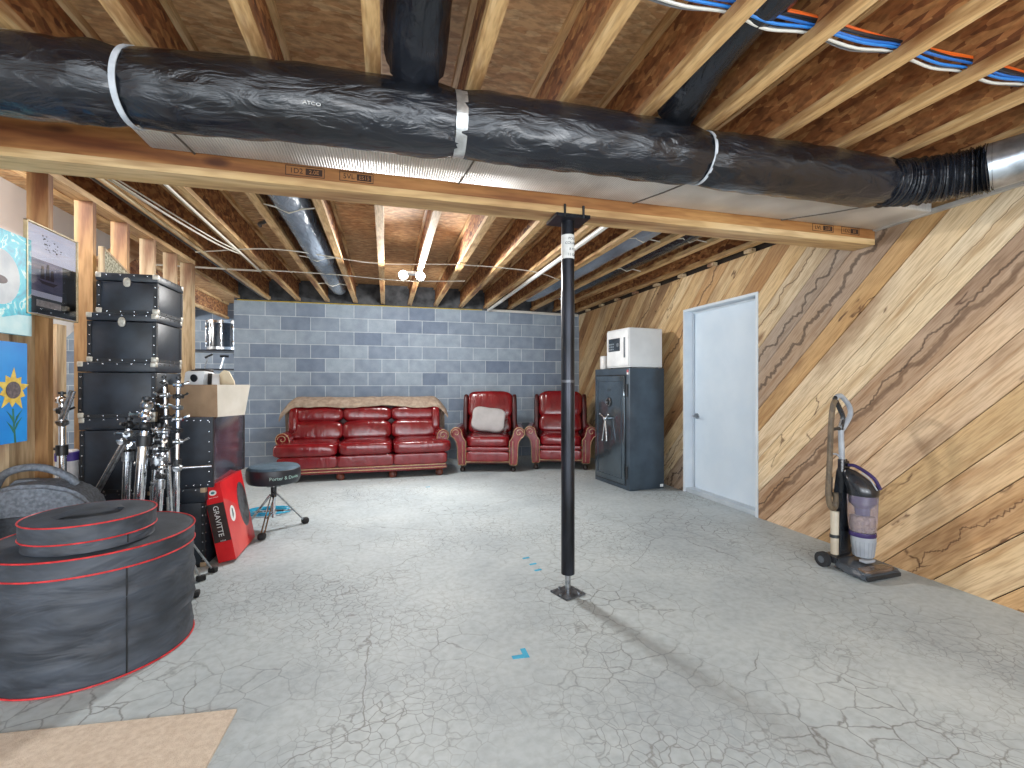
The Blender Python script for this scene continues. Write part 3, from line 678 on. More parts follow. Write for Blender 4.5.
for k, (cn, hx, dy, dz) in enumerate(cabs):
    mt = M('cable_%d' % k, hx, hx, 6, .4)
    pts = []
    for i, x in enumerate((.73, .95, 1.145, 1.3, 1.49, 1.7, 1.89, 2.1, 2.28, 2.45, 2.655, 2.85, 3.03, 3.14)):
        s_ = 1.0 if i % 2 else .75
        pts.append((x, 1.345+dy*s_*1.1+.006*math.sin(i*1.3+k*2), 2.492+dz*s_*.8-(.012 if i % 2 else 0)))
    where = {0: 'uppermost orange cable of the bundle', 1: 'deep blue cable of the bundle', 2: 'bright blue cable low in the bundle', 3: 'dark cable inside the bundle', 4: 'yellow cable on top of the bundle', 5: 'white cable at the rear underside of the bundle', 6: 'orange-red cable in the middle of the bundle', 7: 'grey cable of the bundle', 8: 'black cable along the near side of the bundle'}[k]
    pipe('bundle_cable', where + ' threaded through the right joist webs', 'cable', smooth_path(pts, 60), .0055, mt, 'cable bundle through the right joists', 6)

# flood lamp
fl = thing('flood_light', 'twin-head bright flood light under the joists near the block wall', 'light', (.265, 5.2, 2.42))
MB().box((0, 0, -.015), (.15, .1, .03), bev=.006).build('mount', white_plastic, fl)
for sx in (-1, 1):
    MB().tube([(sx*.04, 0, -.03), (sx*.07, -.01, -.045), (sx*.085, -.03, -.05)], .011).build('arm', white_plastic, fl)
    hd = MB().cyl((sx*.085, -.01, -.05), (sx*.09, -.08, -.058), .028, .05, 20).build('lamp_head', white_plastic, fl)
    MB().ball((sx*.09, -.084, -.058), .046, 16, (1, .35, 1)).build('lens', bulb_m, hd)

# ------------------------------------------------------------------ left stud wall
for k in range(7):
    y = 2.34+.4*k + .0
    t = tag(MB().box2((-.098, -.019, 0), (0, .019, 2.352-.038)).build('wall_stud', stud_orange if k in (0, 1, 2, 3, 4) else pine, smooth=False), 'upright pine stud of the left wall, %s from the camera end' % ORD[k], 'stud', 'studs of the left wall')
    t.location = (-1.80, y+.019+.001*k, .038)
t = tag(MB().box2((-.098, -.019, 0), (0, .019, 2.314)).build('wall_stud', pine, smooth=False), 'pale end stud of the left wall nearest the block wall', 'stud', 'studs of the left wall'); t.location = (-1.80, 5.16, .038)
t = tag(MB().box2((-.098, -.019, 0), (0, .019, 2.314)).build('wall_stud', pine, smooth=False), 'pale doubled stud just before the end of the left wall', 'stud', 'studs of the left wall'); t.location = (-1.80, 5.12, .038)
tag(MB().box2((-1.898, 2.2, 2.352), (-1.80, 5.18, 2.39)).build('top_plate', plate_wood, smooth=False), 'pine top plate lying along the left studs', 'plate')
tag(MB().box2((-1.898, 2.2, 0), (-1.80, 5.18, .038)).build('bottom_plate', plate_wood, smooth=False), 'pine bottom plate on the floor under the left studs', 'plate')
t = tag(MB().box2((-.09, -.1, 0), (0, .1, 1.75)).build('wall_post', pine, smooth=False), 'pale knotty post beside the sunflower canvas', 'post'); t.location = (-1.86, 3.06, 0)
t = tag(MB().box2((-.04, -.05, 0), (0, .05, 1.6)).build('wall_post', pine, smooth=False), 'narrow pale post beyond the studs behind the ship print', 'post'); t.location = (-2.16, 3.9, 0)
st = MB().prism([(4.0, 1.62), (4.0, 1.84), (5.35, 2.7), (5.35, 2.48)], -2.34, -2.3, 'x').build('stair_stringer', stringer_w, smooth=False)
tag(st, 'pale sloping stair board glimpsed between the left studs', 'stair board')
tr = MB().box((-2.2, 4.6, 2.03), (.03, .62, .25), rot=(0, 0, 0)).build('framed_picture', M('old_print', '8f8a72', 'd8d4bc', 30, .7), smooth=False)
bpy.data.objects.remove(tr)

# pictures on the studs -------------------------------------------------
def pic(name, label, loc, wdt, hgt, th):
    return thing(name, label, 'picture', loc, PI/2)      # local x runs along +Y, faces +X (local -y)
def disc(mb, x, z, rx, rz, n=28, y0=0, th=.001):
    mb.prism([(x+rx*math.cos(2*PI*i/n), z+rz*math.sin(2*PI*i/n)) for i in range(n)], y0-th, y0, 'y'); return mb
def make_sea():
    m, nt, b = nmat('turquoise_paint'); b.inputs['Roughness'].default_value = .4
    v = coords(nt)
    n = N(nt, 'ShaderNodeTexNoise'); n.inputs['Scale'].default_value = 7; n.inputs['Detail'].default_value = 8; n.inputs['Distortion'].default_value = 2.4; nt.links.new(v, n.inputs[0])
    r = ramp(nt, n.outputs[0], [(.36, lin('0a97b5')), (.47, lin('19b6cf')), (.55, lin('35c6d8')), (.6, lin('d9f0ee')), (.63, lin('2bbdd2'))])
    nt.links.new(r.outputs[0], b.inputs['Base Color']); return m
sea = make_sea()
p = pic('canvas_painting', 'turquoise swirling abstract canvas on the left studs, upper one', (-1.785, 2.62, 1.44), .7, .5, .03)
MB().box2((-.38, 0, 0), (.37, .03, .5)).build('canvas', sea, p, smooth=False)
disc(MB(), .16, .27, .13, .135).build('pale_swirl', M('swirl_paint', 'b9c2ca', 'd6dde0', 9, .5), p, smooth=False)
disc(MB(), .165, .255, .045, .02, y0=-.001).build('dark_marks', M('swirl_dark', '3d2f34', '5f4a4a', 40, .5), p, smooth=False)
fo = MB(); fo.prism([(-.38, 0), (.37, 0), (.37, .105), (.28, .1), (.18, .075), (.05, .085), (-.1, .07), (-.38, .08)], -.001, 0, 'y'); fo.build('pale_shore', M('shore_paint', 'a9d6de', 'c6e4e8', 12, .5), p, smooth=False)

p = pic('canvas_painting', 'blue canvas with a painted sunflower on the left studs, lower one', (-1.785, 2.62, .90), .7, .5, .03)
MB().box2((-.36, 0, 0), (.34, .035, .5)).build('canvas', M('blue_paint', '0b78cf', '1c96e4', 3, .45), p, smooth=False)
bl = MB()
for i in range(10):
    a = 2*PI*i/10+.25; r0, r1 = .03, .085 if i % 2 else .112
    cx, cz = .245, .262
    f = lambda r, d: (cx+1.0*r*math.cos(a+d), cz+r*math.sin(a+d))
    bl.prism([f(r0, -.42), f(.062, -.3), f(r1, 0), f(.062, .3), f(r0, .42)], -.0012-.0001*i, 0, 'y')
bl.build('petals', M('petal_paint', 'c9a436', 'e2c75a', 30, .5), p, smooth=False)
disc(MB(), .245, .262, .047, .042, y0=-.0026).build('flower_heart', M('heart_paint', '4a4046', '6a5e60', 60, .6), p, smooth=False)
stm = MB(); stm.prism([(.255, .0), (.266, .0), (.25, .17), (.24, .17)], -.0008, 0, 'y')
for sx, z in ((-1, .10), (1, .10), (-1, .05), (1, .065)):
    stm.prism([(.255, z-.01), (.255+sx*.03, z+.035), (.255+sx*.05, z+.06), (.255+sx*.012, z+.03)], -.0010, 0, 'y')
stm.build('stalk', M('stalk_paint', '1c5a4c', '2c7a5c', 20, .5), p, smooth=False)

p = pic('framed_print', 'framed sailing ship print with lavender sky and painted-in reflection behind glass on the left studs', (-1.785, 3.16, 1.557), .4, .49, .03)
fr = MB(); x0, x1, z1 = -.205, .205, .485
for a, b in (((x0, 0), (x1, .006)), ((x0, z1-.006), (x1, z1)), ((x0, 0), (x0+.006, z1)), ((x1-.006, 0), (x1, z1))): fr.box2((a[0], -.004, a[1]), (b[0], .013, b[1]))
fr.build('frame', M('gilt_frame', 'b3a483', 'cbbf9e', 30, .4, .2), p, smooth=False)
MB().box2((x0+.01, .004, .01), (x1-.01, .01, z1-.01)).build('print', M('lavender_print', 'c0c6e4', 'd4d9f0', 3, .35), p, smooth=False)
MB().box2((-.17, .002, .13), (.075, .004, .30)).build('reflection_panel', M('reflection_navy', '2b3a60', '75708f', 4, .4, stretch=(1, 1, 3)), p, smooth=False)  # navy panel paints the trunks' reflection in the glass, with a ship over it
MB().box2((.075, .0025, .04), (x1-.01, .004, .30)).build('trunk_reflection', M('trunk_reflection', '16202c', '22303e', 6, .4), p, smooth=False)  # darker right part of the painted trunk reflection
MB().box2((-.17, .0025, .012), (.195, .004, .10)).build('reflection_foot', M('trunk_reflection2', '1c2632', '2c3a48', 6, .4), p, smooth=False)  # lower strip of the reflection, also put into the colour
MB().box2((-.13, .001, .05), (.06, .0025, .085)).build('title_plate', M('title_plate', '8f8a8e', 'ada8aa', 40, .5), p, smooth=False)
sh = MB(); sh.prism([(-.12, .195), (-.09, .175), (.0, .17), (.04, .195), (.02, .19), (-.08, .19)], .0008, .002, 'y')
for x, h_ in ((-.085, .07), (-.045, .085), (-.01, .06)):
    sh.prism([(x-.018, .2), (x+.014, .2), (x+.008, .2+h_), (x-.006, .2+h_)], .0008, .002, 'y')
sh.build('ship', M('ship_paint', '2a2230', '3c3340', 30, .5), p, smooth=False)
bd = MB(); rb = random.Random(2)
for i in range(24):
    x, z = rb.gauss(-.02, .035), rb.gauss(.385, .022); s_ = rb.uniform(.003, .007)
    bd.prism([(x-s_, z+s_*.5), (x, z-s_*.5), (x+s_, z+s_*.6), (x, z+s_*.1)], .002, .004, 'y')
bd.build('birds', M('bird_ink', '15161c', '22232a', 20, .5), p, smooth=False)
gl, nt, b = nmat('picture_glass'); nt.nodes.remove(b)
tb = N(nt, 'ShaderNodeBsdfTransparent'); gb = N(nt, 'ShaderNodeBsdfGlossy'); gb.inputs['Roughness'].default_value = .03
ms = N(nt, 'ShaderNodeMixShader'); ms.inputs[0].default_value = .1
nt.links.new(tb.outputs[0], ms.inputs[1]); nt.links.new(gb.outputs[0], ms.inputs[2])
nt.links.new(ms.outputs[0], nt.nodes['Material Output'].inputs[0])
MB().box2((x0+.01, -.003, .01), (x1-.01, -.001, z1-.01)).build('glass', gl, p, smooth=False)

p = thing('picture_board', 'speckled cream picture leaning on the studs on top of the footlocker stack', 'picture', (-1.72, 3.66, 1.876), PI/2)
MB().prism([(-.16, 0), (.28, 0), (.28, .03), (-.13, .17), (-.16, .17)], 0, .02, 'y').build('panel', M('speckled_print', '6d6a52', 'd6d2b8', 70, .7), p, smooth=False)
MB().prism([(-.175, 0), (-.155, 0), (-.155, .18), (-.175, .18)], -.004, .022, 'y').build('frame_edge', pine, p, smooth=False)
MB().prism([(-.16, .165), (.29, .025), (.29, .035), (-.16, .18)], -.004, .022, 'y').build('frame_edge', pine, p, smooth=False)

# ------------------------------------------------------------------ trunks
def trunk(label, loc, d, lid=.22, latch=True, mat=black_vinyl, side=None, corner=nickel, rz=0):
    wx, wy, wz = d
    t = thing('footlocker', label, 'footlocker', loc, rz, 'black footlockers at left')
    zl = wz*(1-lid)
    MB().box2((-wx/2, -wy/2, 0), (wx/2, wy/2, zl-.003), bev=.004).build('body', mat, t)
    MB().box2((-wx/2-.006, -wy/2-.006, zl+.001), (wx/2+.006, wy/2+.006, wz), bev=.005).build('lid', mat, t)
    eb = MB(); e = .022; o = .003
    for sx in (-1, 1):
        for sy in (-1, 1):
            eb.box((sx*(wx/2-e/2+o), sy*(wy/2-e/2+o), zl/2), (e, e, zl-.006))
    for sy in (-1, 1): eb.box((0, sy*(wy/2-e/2+o), e/2), (wx, e, e))
    for sx in (-1, 1): eb.box((sx*(wx/2-e/2+o), 0, e/2), (e, wy, e))
    eb.build('edge_binding', M('edge_binding_' + t.name, '101317', '1b1f25', 12, .5), t, smooth=False)
    k = .032
    for sx in (-1, 1):
        for sy in (-1, 1):
            if sx < 0 < sy: continue
            MB().sell((sx*(wx/2-k/2+.008), sy*(wy/2-k/2+.008), wz-k/2+.0015), (k, k, k), .25, .25, nu=16, nv=8).build('corner_cap', corner, t)
            MB().sell((sx*(wx/2-k/2+.006), sy*(wy/2-k/2+.006), k/2+.0005), (k, k, k*.99), .25, .25, nu=16, nv=8).build('corner_cap', corner, t)
    rv = MB()
    nx = max(4, int(wx/.07)); nz = max(3, int(zl/.06)); ny = max(4, int(wy/.07))
    for i in range(nx):
        x = -wx/2+.05+(wx-.1)*i/(nx-1)
        for z in (.012, wz-.012): rv.ball((x, -wy/2-(.004 if z < .1 else .007), z), .0045, 6, (1, .5, 1))
    for i in range(ny):
        y = -wy/2+.05+(wy-.1)*i/(ny-1)
        for z in (.012, wz-.012): rv.ball((wx/2+(.004 if z < .1 else .007), y, z), .0045, 6, (.5, 1, 1))
    for i in range(nz):
        z = .05+(zl-.08)*i/(nz-1)
        for sx in (-1, 1): rv.ball((sx*(wx/2-.01), -wy/2-.004, z), .0045, 6, (1, .5, 1))
        rv.ball((wx/2+.004, -wy/2+.01, z), .0045, 6, (.5, 1, 1))
    rv.build('rivets', chrome, t)
    if latch:
        l = MB(); l.sell((0, -wy/2-.006, zl-.006), (.04, .014, .06), .9, .45, rot=(0, 0, 0), nu=20, nv=8); l.cyl((0, -wy/2-.01, zl-.018), (0, -wy/2-.015, zl-.018), .008, n=10); l.box((0, -wy/2-.013, zl+.006), (.014, .006, .02), bev=.002)
        l.build('latch', nickel, t)
    return t
YS = 3.40
def tk(label, xl, xr, z0, z1, yf, dep=.37, **k): return trunk(label, ((xl+xr)/2, yf+dep/2, z0), (xr-xl, dep, z1-z0), **k)
tk('black footlocker at the very bottom of the stack behind the chrome stands', -1.79, -1.475, 0, .52, 3.42, lid=.2, latch=False)
tk('large black footlocker low in the stack, mostly behind the chrome stands', -1.79, -1.405, .52, .985, 3.40, lid=.16, latch=False)
tk('black footlocker third from the floor, under the two latched ones', -1.795, -1.40, .985, 1.327, 3.395, lid=.18, latch=False)
tk('latched black footlocker second from the top of the stack', -1.75, -1.395, 1.327, 1.628, 3.395, lid=.16)
tk('latched black footlocker topmost of the stack by the studs', -1.705, -1.39, 1.628, 1.876, 3.40, lid=.2)
tk('low black studded footlocker with a tan corner, under the violet-sided case', -1.455, -1.145, 0, .515, 3.45, dep=.62, lid=.18, latch=False, corner=M('tan_corner', 'a08a70', 'b8a284', 20, .5))
fc = thing('equipment_case', 'black case with a violet reflection painted on its glossy side under the cardboard box', 'case', (-1.245, 3.78, .515))
MB().box2((-.15, -.33, 0), (.145, .36, .462), bev=.004).build('body', M('case_side_reflection', '2b2833', '4a4552', 4, .22, coat=.5), fc)  # violet in the base colour stands for a reflection on the black side
MB().box2((-.152, -.336, .004), (.147, -.326, .458)).build('front_panel', black_vinyl, fc, smooth=False)
ec = MB()
for y in (-.325, .355): ec.box((.143, y, .231), (.018, .018, .46))
ec.box((.143, .33, .28), (.03, .02, .05)); ec.box((.143, .33, .12), (.03, .02, .05)); ec.build('edge_rail', black_plastic, fc, smooth=False)
rv = MB()
for i in range(7):
    rv.ball((.128, -.338, .04+.065*i), .0045, 6, (1, .5, 1)); rv.ball((-.12+.04*i, -.338, .44), .0045, 6, (1, .5, 1)); rv.ball((-.12+.04*i, -.338, .02), .0045, 6, (1, .5, 1))
rv.build('rivets', chrome, fc)

# cardboard box, open at the top
cb = thing('cardboard_box', 'open cardboard box of gear on top of the violet-sided case', 'box', (-1.06, 3.42, .977), math.radians(-27))
cw, cd, ch, th = .385, .23, .21, .005
def panel(pts, name, mat):
    m_ = MB(); m_.poly(pts); bmesh.ops.solidify(m_.bm, geom=m_.bm.faces[:], thickness=th); return m_.build(name, mat, cb, smooth=False)
f_ = .02
panel([(-cw, 0, 0), (0, 0, 0), (f_*.8, -f_, ch), (-cw-f_, -f_, ch)], 'front_wall', cardboard)
panel([(0, 0, 0), (0, cd, 0), (f_*.8+.01, cd+f_, ch), (f_*.8, -f_, ch)], 'side_wall', cardboard_pale)
panel([(-cw, 0, 0), (-cw, cd, 0), (-cw-f_, cd+f_, ch), (-cw-f_, -f_, ch)], 'side_wall', cardboard)
panel([(-cw, cd, 0), (0, cd, 0), (f_, cd+f_, ch-.01), (-cw-f_, cd+f_, ch-.01)], 'back_wall', cardboard)
MB().box2((-cw, 0, 0), (0, cd, .005)).build('bottom', cardboard, cb, smooth=False)
cb_m = Matrix.Translation(cb.location) @ Euler((0, 0, cb.rotation_euler.z)).to_matrix().to_4x4()
def inbox(x, y, z): return tuple(cb_m @ Vector((x, y, z)))
t = thing('drum_pad', 'white boxy drum pad with a dark round badge sticking out of the cardboard box', 'drum pad', inbox(-.285, .13, .0055), cb.rotation_euler.z)
MB().box((0.0, 0, .15), (.17, .1, .295), rot=(-.12, 0, 0), bev=.02).build('shell', white_plastic, t)
MB().cyl((.01, -.04, .25), (.01, -.048, .249), .026, n=20).build('badge', black_plastic, t)
MB().box((.0, .035, .3), (.12, .07, .02), bev=.005).build('dark_top', caster_black, t)
t = thing('drum_pad', 'round white drum pad with dark hoop in the middle of the cardboard box', 'drum pad', inbox(-.15, .14, .0055), cb.rotation_euler.z+.75)
MB().cyl((-.02, 0, .145), (.02, 0, .145), .135, n=40).build('shell', white_plastic, t)
MB().cyl((-.045, 0, .145), (-.021, 0, .145), .138, n=40).build('hoop', black_plastic, t)
MB().cyl((.0205, 0, .145), (.024, 0, .145), .12, n=40).build('head', M('pad_head', 'd6d2cc', 'e4e0d8', 10, .5), t)
t = thing('wooden_board', 'pale rounded wooden board sticking out of the right end of the cardboard box', 'board', inbox(-.07, .15, .0055), cb.rotation_euler.z+.35)
MB().prism([(-.055, 0), (.06, 0), (.065, .12), (.045, .23), (.012, .295), (-.02, .305), (-.045, .28), (-.06, .14)], -.008, .008, 'y').build('panel', M('pale_board', 'c6b597', 'd8c9ac', 8, .6, stretch=(1, 1, .2)), t)

# ------------------------------------------------------------------ chrome hardware stands
def stand(label, base, top, r=.014, mid=.55, boom=None, legs=True, splay=None, seed=0, tint=chrome, heads=2):
    rr = random.Random(seed)
    b, t_ = Vector(base), Vector(top)
    t = thing('hardware_stand', label, 'stand', base, 0, 'chrome drum hardware stands')
    D_ = t_-b; L = D_.length; u = D_.normalized()
    side = u.cross(Vector((0, 1, 0))).normalized(); fw = side.cross(u)
    P = lambda s_, a=0, c_=0: u*(L*s_)+side*a+fw*c_
    MB().cyl(P(.02), P(mid), r*1.25, n=16).build('lower_tube', tint, t)
    MB().cyl(P(mid-.02), P(1), r*.9, n=16).build('upper_tube', chrome, t)
    co = MB(); co.cyl(P(mid-.035), P(mid+.02), r*1.65, n=16); co.cyl(P(mid, r*1.2), P(mid, r*3.6), r*.5, n=8)
    co.build('memory_lock', black_plastic if seed % 2 else dull_chrome, t)
    for s_ in (mid, .93):
        wn = MB(); wn.box(P(s_, r*3.6, 0), (.004, .03, .014), rot=(rr.uniform(0, 3), 0, rr.uniform(-.3, .3)), bev=.0018); wn.cyl(P(s_, r*.8), P(s_, r*3.8), r*.35, n=8)
        wn.build('wing_nut', dull_chrome, t)
    for q in range(heads):
        hd = MB(); s_ = .98-.055*q; a = rr.uniform(0, 6.28)
        hd.cyl(P(s_, math.cos(a)*-.024, math.sin(a)*-.024), P(s_, math.cos(a)*.026, math.sin(a)*.026), r*1.05, n=14)
        hd.ball(P(s_), r*1.45, 12, (1, 1, 1.1)); hd.cyl(P(s_, math.cos(a)*.02, math.sin(a)*.02), P(s_+.012, math.cos(a)*.048, math.sin(a)*.048), r*.4, n=8)
        hd.box(P(s_+.012, math.cos(a)*.047, math.sin(a)*.047), (.028, .005, .013), rot=(a, .4, a), bev=.002)
        hd.build('tilter', (dull_chrome, chrome, black_plastic)[(seed+q) % 3], t)
    cp = MB(); cp.cyl(P(1), P(1)+u*.03, r*.45, n=8); cp.cyl(P(1)+u*.012, P(1)+u*.026, r*1.1, n=12); cp.build('felt', black_plastic, t)
    for k in range(3):
        a = 2*PI*k/3+seed
        if splay:
            f = Vector(splay[k])-b
            lg = MB(); lg.cyl(P(.3, math.cos(a)*r, math.sin(a)*r), f+Vector((0, 0, .012)), .006, n=8); g = lg.build('leg', dull_chrome, t)
            MB().box(f+Vector((0, 0, .0165)), (.05, .034, .033), rot=(0, 0, a), bev=.008).build('rubber_foot', rubber, g)
        elif legs:
            e1, e2 = P(.08, math.cos(a)*r*2.3, math.sin(a)*r*2.3), P(.42, math.cos(a)*r*1.7, math.sin(a)*r*1.7)
            e1.z = max(e1.z, .012)
            g = MB().cyl(e1, e2, .006, n=8).build('leg', dull_chrome, t)
            MB().sell(e1+Vector((0, 0, .003)), (.03, .03, .03), .6, .6, nu=12, nv=8).build('rubber_foot', rubber, g)
    if boom:
        p, q = Vector(boom[0])-b, Vector(boom[1])-b
        bo = MB().cyl(p, q, .0085, n=12).build('boom_arm', chrome, t)
        o = (q-p).normalized().cross(Vector((0, 1, 0))).normalized()*.017
        if len(boom) > 2: MB().cyl(p+o, q+o, .0085, n=12).build('boom_arm', dull_chrome, t)
        cl = MB(); cl.ball(p, .022, 12); cl.cyl(p-Vector((0, .03, 0)), p+Vector((0, .03, 0)), .016, n=12); cl.box(p+Vector((.0, -.035, .008)), (.034, .01, .014), bev=.003); cl.build('boom_clamp', dull_chrome, t)
    return t
stand('chrome stand with a short boom arm nearest the sunflower canvas', (-1.815, 3.28, .0385), (-1.815, 3.28, 1.12), .017, .72, boom=((-1.80, 3.26, .967), (-1.735, 3.24, 1.15), 1), seed=1)
stand('chrome stand with a paired boom sloping down left in front of the footlockers', (-1.49, 3.22, 0), (-1.459, 3.22, .97), .017, .8, boom=((-1.465, 3.17, .86), (-1.64, 3.2, .52), 1), seed=2, heads=4)
stand('thick chrome stand with a black collar at the middle of the cluster', (-1.40, 3.12, 0), (-1.339, 3.15, 1.09), .022, .8, seed=3, heads=3)
stand('thick chrome stand just right of the middle of the cluster', (-1.345, 3.2, 0), (-1.296, 3.2, .93), .021, .8, seed=4, heads=5)
stand('tall slim chrome stand whose black-tipped rod reaches the cardboard box front', (-1.25, 3.27, 0), (-1.288, 3.24, 1.215), .012, .7, seed=5, heads=5)
stand('short chrome stand with crowded clamps left of the splayed one', (-1.295, 3.12, 0), (-1.255, 3.16, .93), .0135, .66, seed=6, heads=6)
stand('slim chrome stand with splayed legs and a level boom in front of the violet-sided case', (-1.19, 3.13, 0), (-1.18, 3.15, 1.21), .0125, .6, boom=((-1.175, 3.13, .70), (-1.0, 3.13, .705)), splay=((-1.085, 3.21, 0), (-1.06, 3.335, 0), (-1.03, 2.98, 0)), seed=7, heads=6)
stand('slim chrome stand between the paired boom and the thick stand', (-1.44, 3.28, 0), (-1.405, 3.29, .95), .013, .75, seed=8, heads=3)

# ------------------------------------------------------------------ drum bags
def drum_bag(name, label, loc, r, h, lidh, mat, seed, rz=0, strap=True):
    from mathutils import noise
    t = thing(name, label, 'drum bag', loc, rz, 'soft drum bags')
    n = 96
    def wall(z0, z1, rad, amp, m_, steps, nm, top=False):
        b = MB(); rings = []
        for i in range(steps+1):
            s_ = i/steps; z = z0+(z1-z0)*s_; ring = []
            for j in range(n):
                a = 2*PI*j/n
                g = amp*(noise.noise(Vector((math.cos(a)*2.2, math.sin(a)*2.2, z*14+seed)))+.7*noise.noise(Vector((math.cos(a)*4, math.sin(a)*4, z*34+seed))))
                g *= math.sin(PI*s_)**.5 if 0 < s_ < 1 else 0
                ring.append(b.bm.verts.new(((rad+g)*math.cos(a), (rad+g)*math.sin(a), z)))
            rings.append(ring)
        for A, B in zip(rings, rings[1:]):
            for j in range(n): b.bm.faces.new((A[j], A[(j+1) % n], B[(j+1) % n], B[j]))
        b.bm.faces.new(rings[0][::-1]); b.bm.faces.new(rings[-1])
        return b.build(nm, m_, t, ang=50)
    wall(.004, h-lidh, r-.006, .018 if h > .3 else .006, mat, 22, 'body')
    lid = wall(h-lidh, h-.004, r, .004, bag_cloth, 6, 'lid')
    tp_ = MB(); prof = [(r-.004, h-.006), (r*.9, h+.003), (r*.6, h+.006), (r*.2, h+.004), (.002, h+.004)]; tp_.lathe(prof, n=n, caps=False); tp_.build('top_panel', bag_top, t, ang=60)
    for z, rr_ in ((h-.004, r+.001), (h-lidh, r+.001), (.006, r-.003))[:3 if h > .3 else 2]:
        MB().tube([(rr_*math.cos(2*PI*j/n), rr_*math.sin(2*PI*j/n), z) for j in range(n)], .0036 if h > .3 else .003, 6, closed=True).build('red_piping', red_pipe, t)
    if strap:
        P = [(-.15*r/.3, -.35*r, h+.006), (-.02, -.3*r, h+.03), (.1, -.22*r, h+.028), (.42*r, -.1*r, h+.006)]
        sm = smooth_path(P, 16); b = MB(); A = [b.bm.verts.new(p_+Vector((-.01, .03, 0))) for p_ in sm]; B = [b.bm.verts.new(p_+Vector((.01, -.03, -.004))) for p_ in sm]
        for i in range(15): b.bm.faces.new((A[i], A[i+1], B[i+1], B[i]))
        bmesh.ops.solidify(b.bm, geom=b.bm.faces[:], thickness=.005); b.build('carry_handle', bag_top, t)
    MB().tube([((r-.004)*math.cos(-.86), (r-.004)*math.sin(-.86), z) for z in (.01, h*.3, h*.6, h-.01)], .0028, 6).build('seam', rubber, t)
    return t
bigbag = drum_bag('bass_drum_bag', 'large round black bass drum bag with red piping standing on the floor', (-1.257, 2.515, 0), .36, .52, .075, bag_cloth, 3, strap=False)
drum_bag('cymbal_bag', 'small round black drum bag with red piping lying on the large bag', (-1.215, 2.385, .5275), .22, .118, .07, bag_cloth, 9, rz=.3)

# ------------------------------------------------------------------ speaker
sp = thing('loudspeaker', 'grey textured plastic loudspeaker with top handle behind the drum bags', 'speaker', (-1.70, 2.97, 0), math.radians(10))
b = MB(); prof = [(-.23, 0), (.22, 0), (.225, .5)] + [(.225*math.cos(a), .53+.12*math.sin(a)) for a in [PI*i/24 for i in range(25)]][:0]
out = [(-.24, 0), (.21, 0), (.225, .3), (.22, .50), (.195, .57), (.13, .625), (.03, .655), (-.09, .66), (-.2, .63), (-.24, .56)]
b.prism(out, -.13, .09, 'y')
es = [e for e in b.bm.edges]
bmesh.ops.bevel(b.bm, geom=es, offset=.018, segments=3, affect='EDGES')
b.xf(Matrix.Diagonal((1, 1, 1.05, 1))); b.build('cabinet', speaker_m, sp, ang=50)
MB().tube(smooth_path([(-.2, -.02, .66), (-.16, -.03, .735), (-.09, -.03, .765), (.0, -.03, .757), (.085, -.02, .705), (.12, -.02, .66)], 30), .019, 12).build('carry_handle', speaker_m, sp)
MB().prism([(-.2, .63), (-.13, .70), (-.06, .70), (.02, .655)], -.0, .05, 'y').build('handle_web', speaker_m, sp)
MB().box((-.09, -.134, .33), (.2, .012, .42), bev=.004).build('grille', M('speaker_grille', '20252c', '2e343c', 90, .5, .3), sp)
MB().sell((.13, -.135, .52), (.1, .02, .05), .5, .6, nu=20, nv=8).build('side_grip', black_plastic, sp)

t = thing('plastic_pack', 'white plastic-wrapped pack with a violet band between the studs', 'pack', (-1.86, 3.42, .04), 0)
MB().sell((0, 0, .38), (.1, .1, .75), .25, .4).build('wrap', M('plastic_wrap', 'cfd3da', 'e2e5ea', 20, .35), t)
MB().sell((0, 0, .715), (.104, .104, .055), .2, .4, nv=8).build('violet_band', M('violet_band', '3d2f86', '53439c', 20, .5), t)

# ------------------------------------------------------------------ red product box leaning on the trunk
rb_ = thing('product_box', 'red printed cardboard box leaning against the low studded footlocker', 'box', (-1.022, 3.49, 0), 0)
BWX, BDY, BH = .105, .47, .525
lean = math.radians(-10.6)
RM = Matrix.Rotation(lean, 4, 'Y')
off = Vector((-BWX/2, 0, 0))
# pivot on the lower left edge so that the box stands on the floor
def rx(p_): 
    v = RM @ (Vector(p_)); return v
lift = max(0, -min((RM @ Vector((x, 0, 0))).z for x in (0, BWX)))
TR = Matrix.Translation((-.055, 0, lift)) @ RM
b = MB(); b.box2((0, 0, 0), (BWX, BDY, BH)); b.xf(TR); b.build('carton', red_box, rb_, smooth=False)
b = MB(); b.prism([(.0, .0), (BDY, .0), (BDY, .15), (.33, .2), (.2, .33), (.06, .4), (0, .42)], BWX, BWX+.0008, 'x'); b.xf(TR); b.build('faded_side_print', red_box_faded, rb_, smooth=False)
b = MB(); b.box2((0.002, -.0008, .135), (BWX-.002, 0, .395)); b.xf(TR); b.build('dark_spine_panel', dark_card, rb_, smooth=False)
def on_box(o): o.matrix_local = TR @ o.matrix_local; return o
bpy.context.view_layer.update()
def btext(s, size, mat, loc, rot, sx=1):
    o = text('lettering', s, size, mat, rb_, (0, 0, 0), (0, 0, 0), sx=sx)
    mtx = TR @ Matrix.Translation(loc) @ Euler(rot).to_matrix().to_4x4()
    for v in o.data.vertices: v.co = mtx @ v.co
    return o
btext('GRAVITTE', .045, off_white, (.05, -.0012, .275), (PI/2, PI/2, 0), 1.02)
btext('series', .014, off_white, (.055, -.0012, .143), (PI/2, 0, 0))
btext('drum products', .009, off_white, (.052, -.0012, .437), (PI/2, 0, 0))
b = MB(); disc(b, .053, .468, .022, .018, y0=0); b.xf(TR); b.build('white_emblem', off_white, rb_, smooth=False)
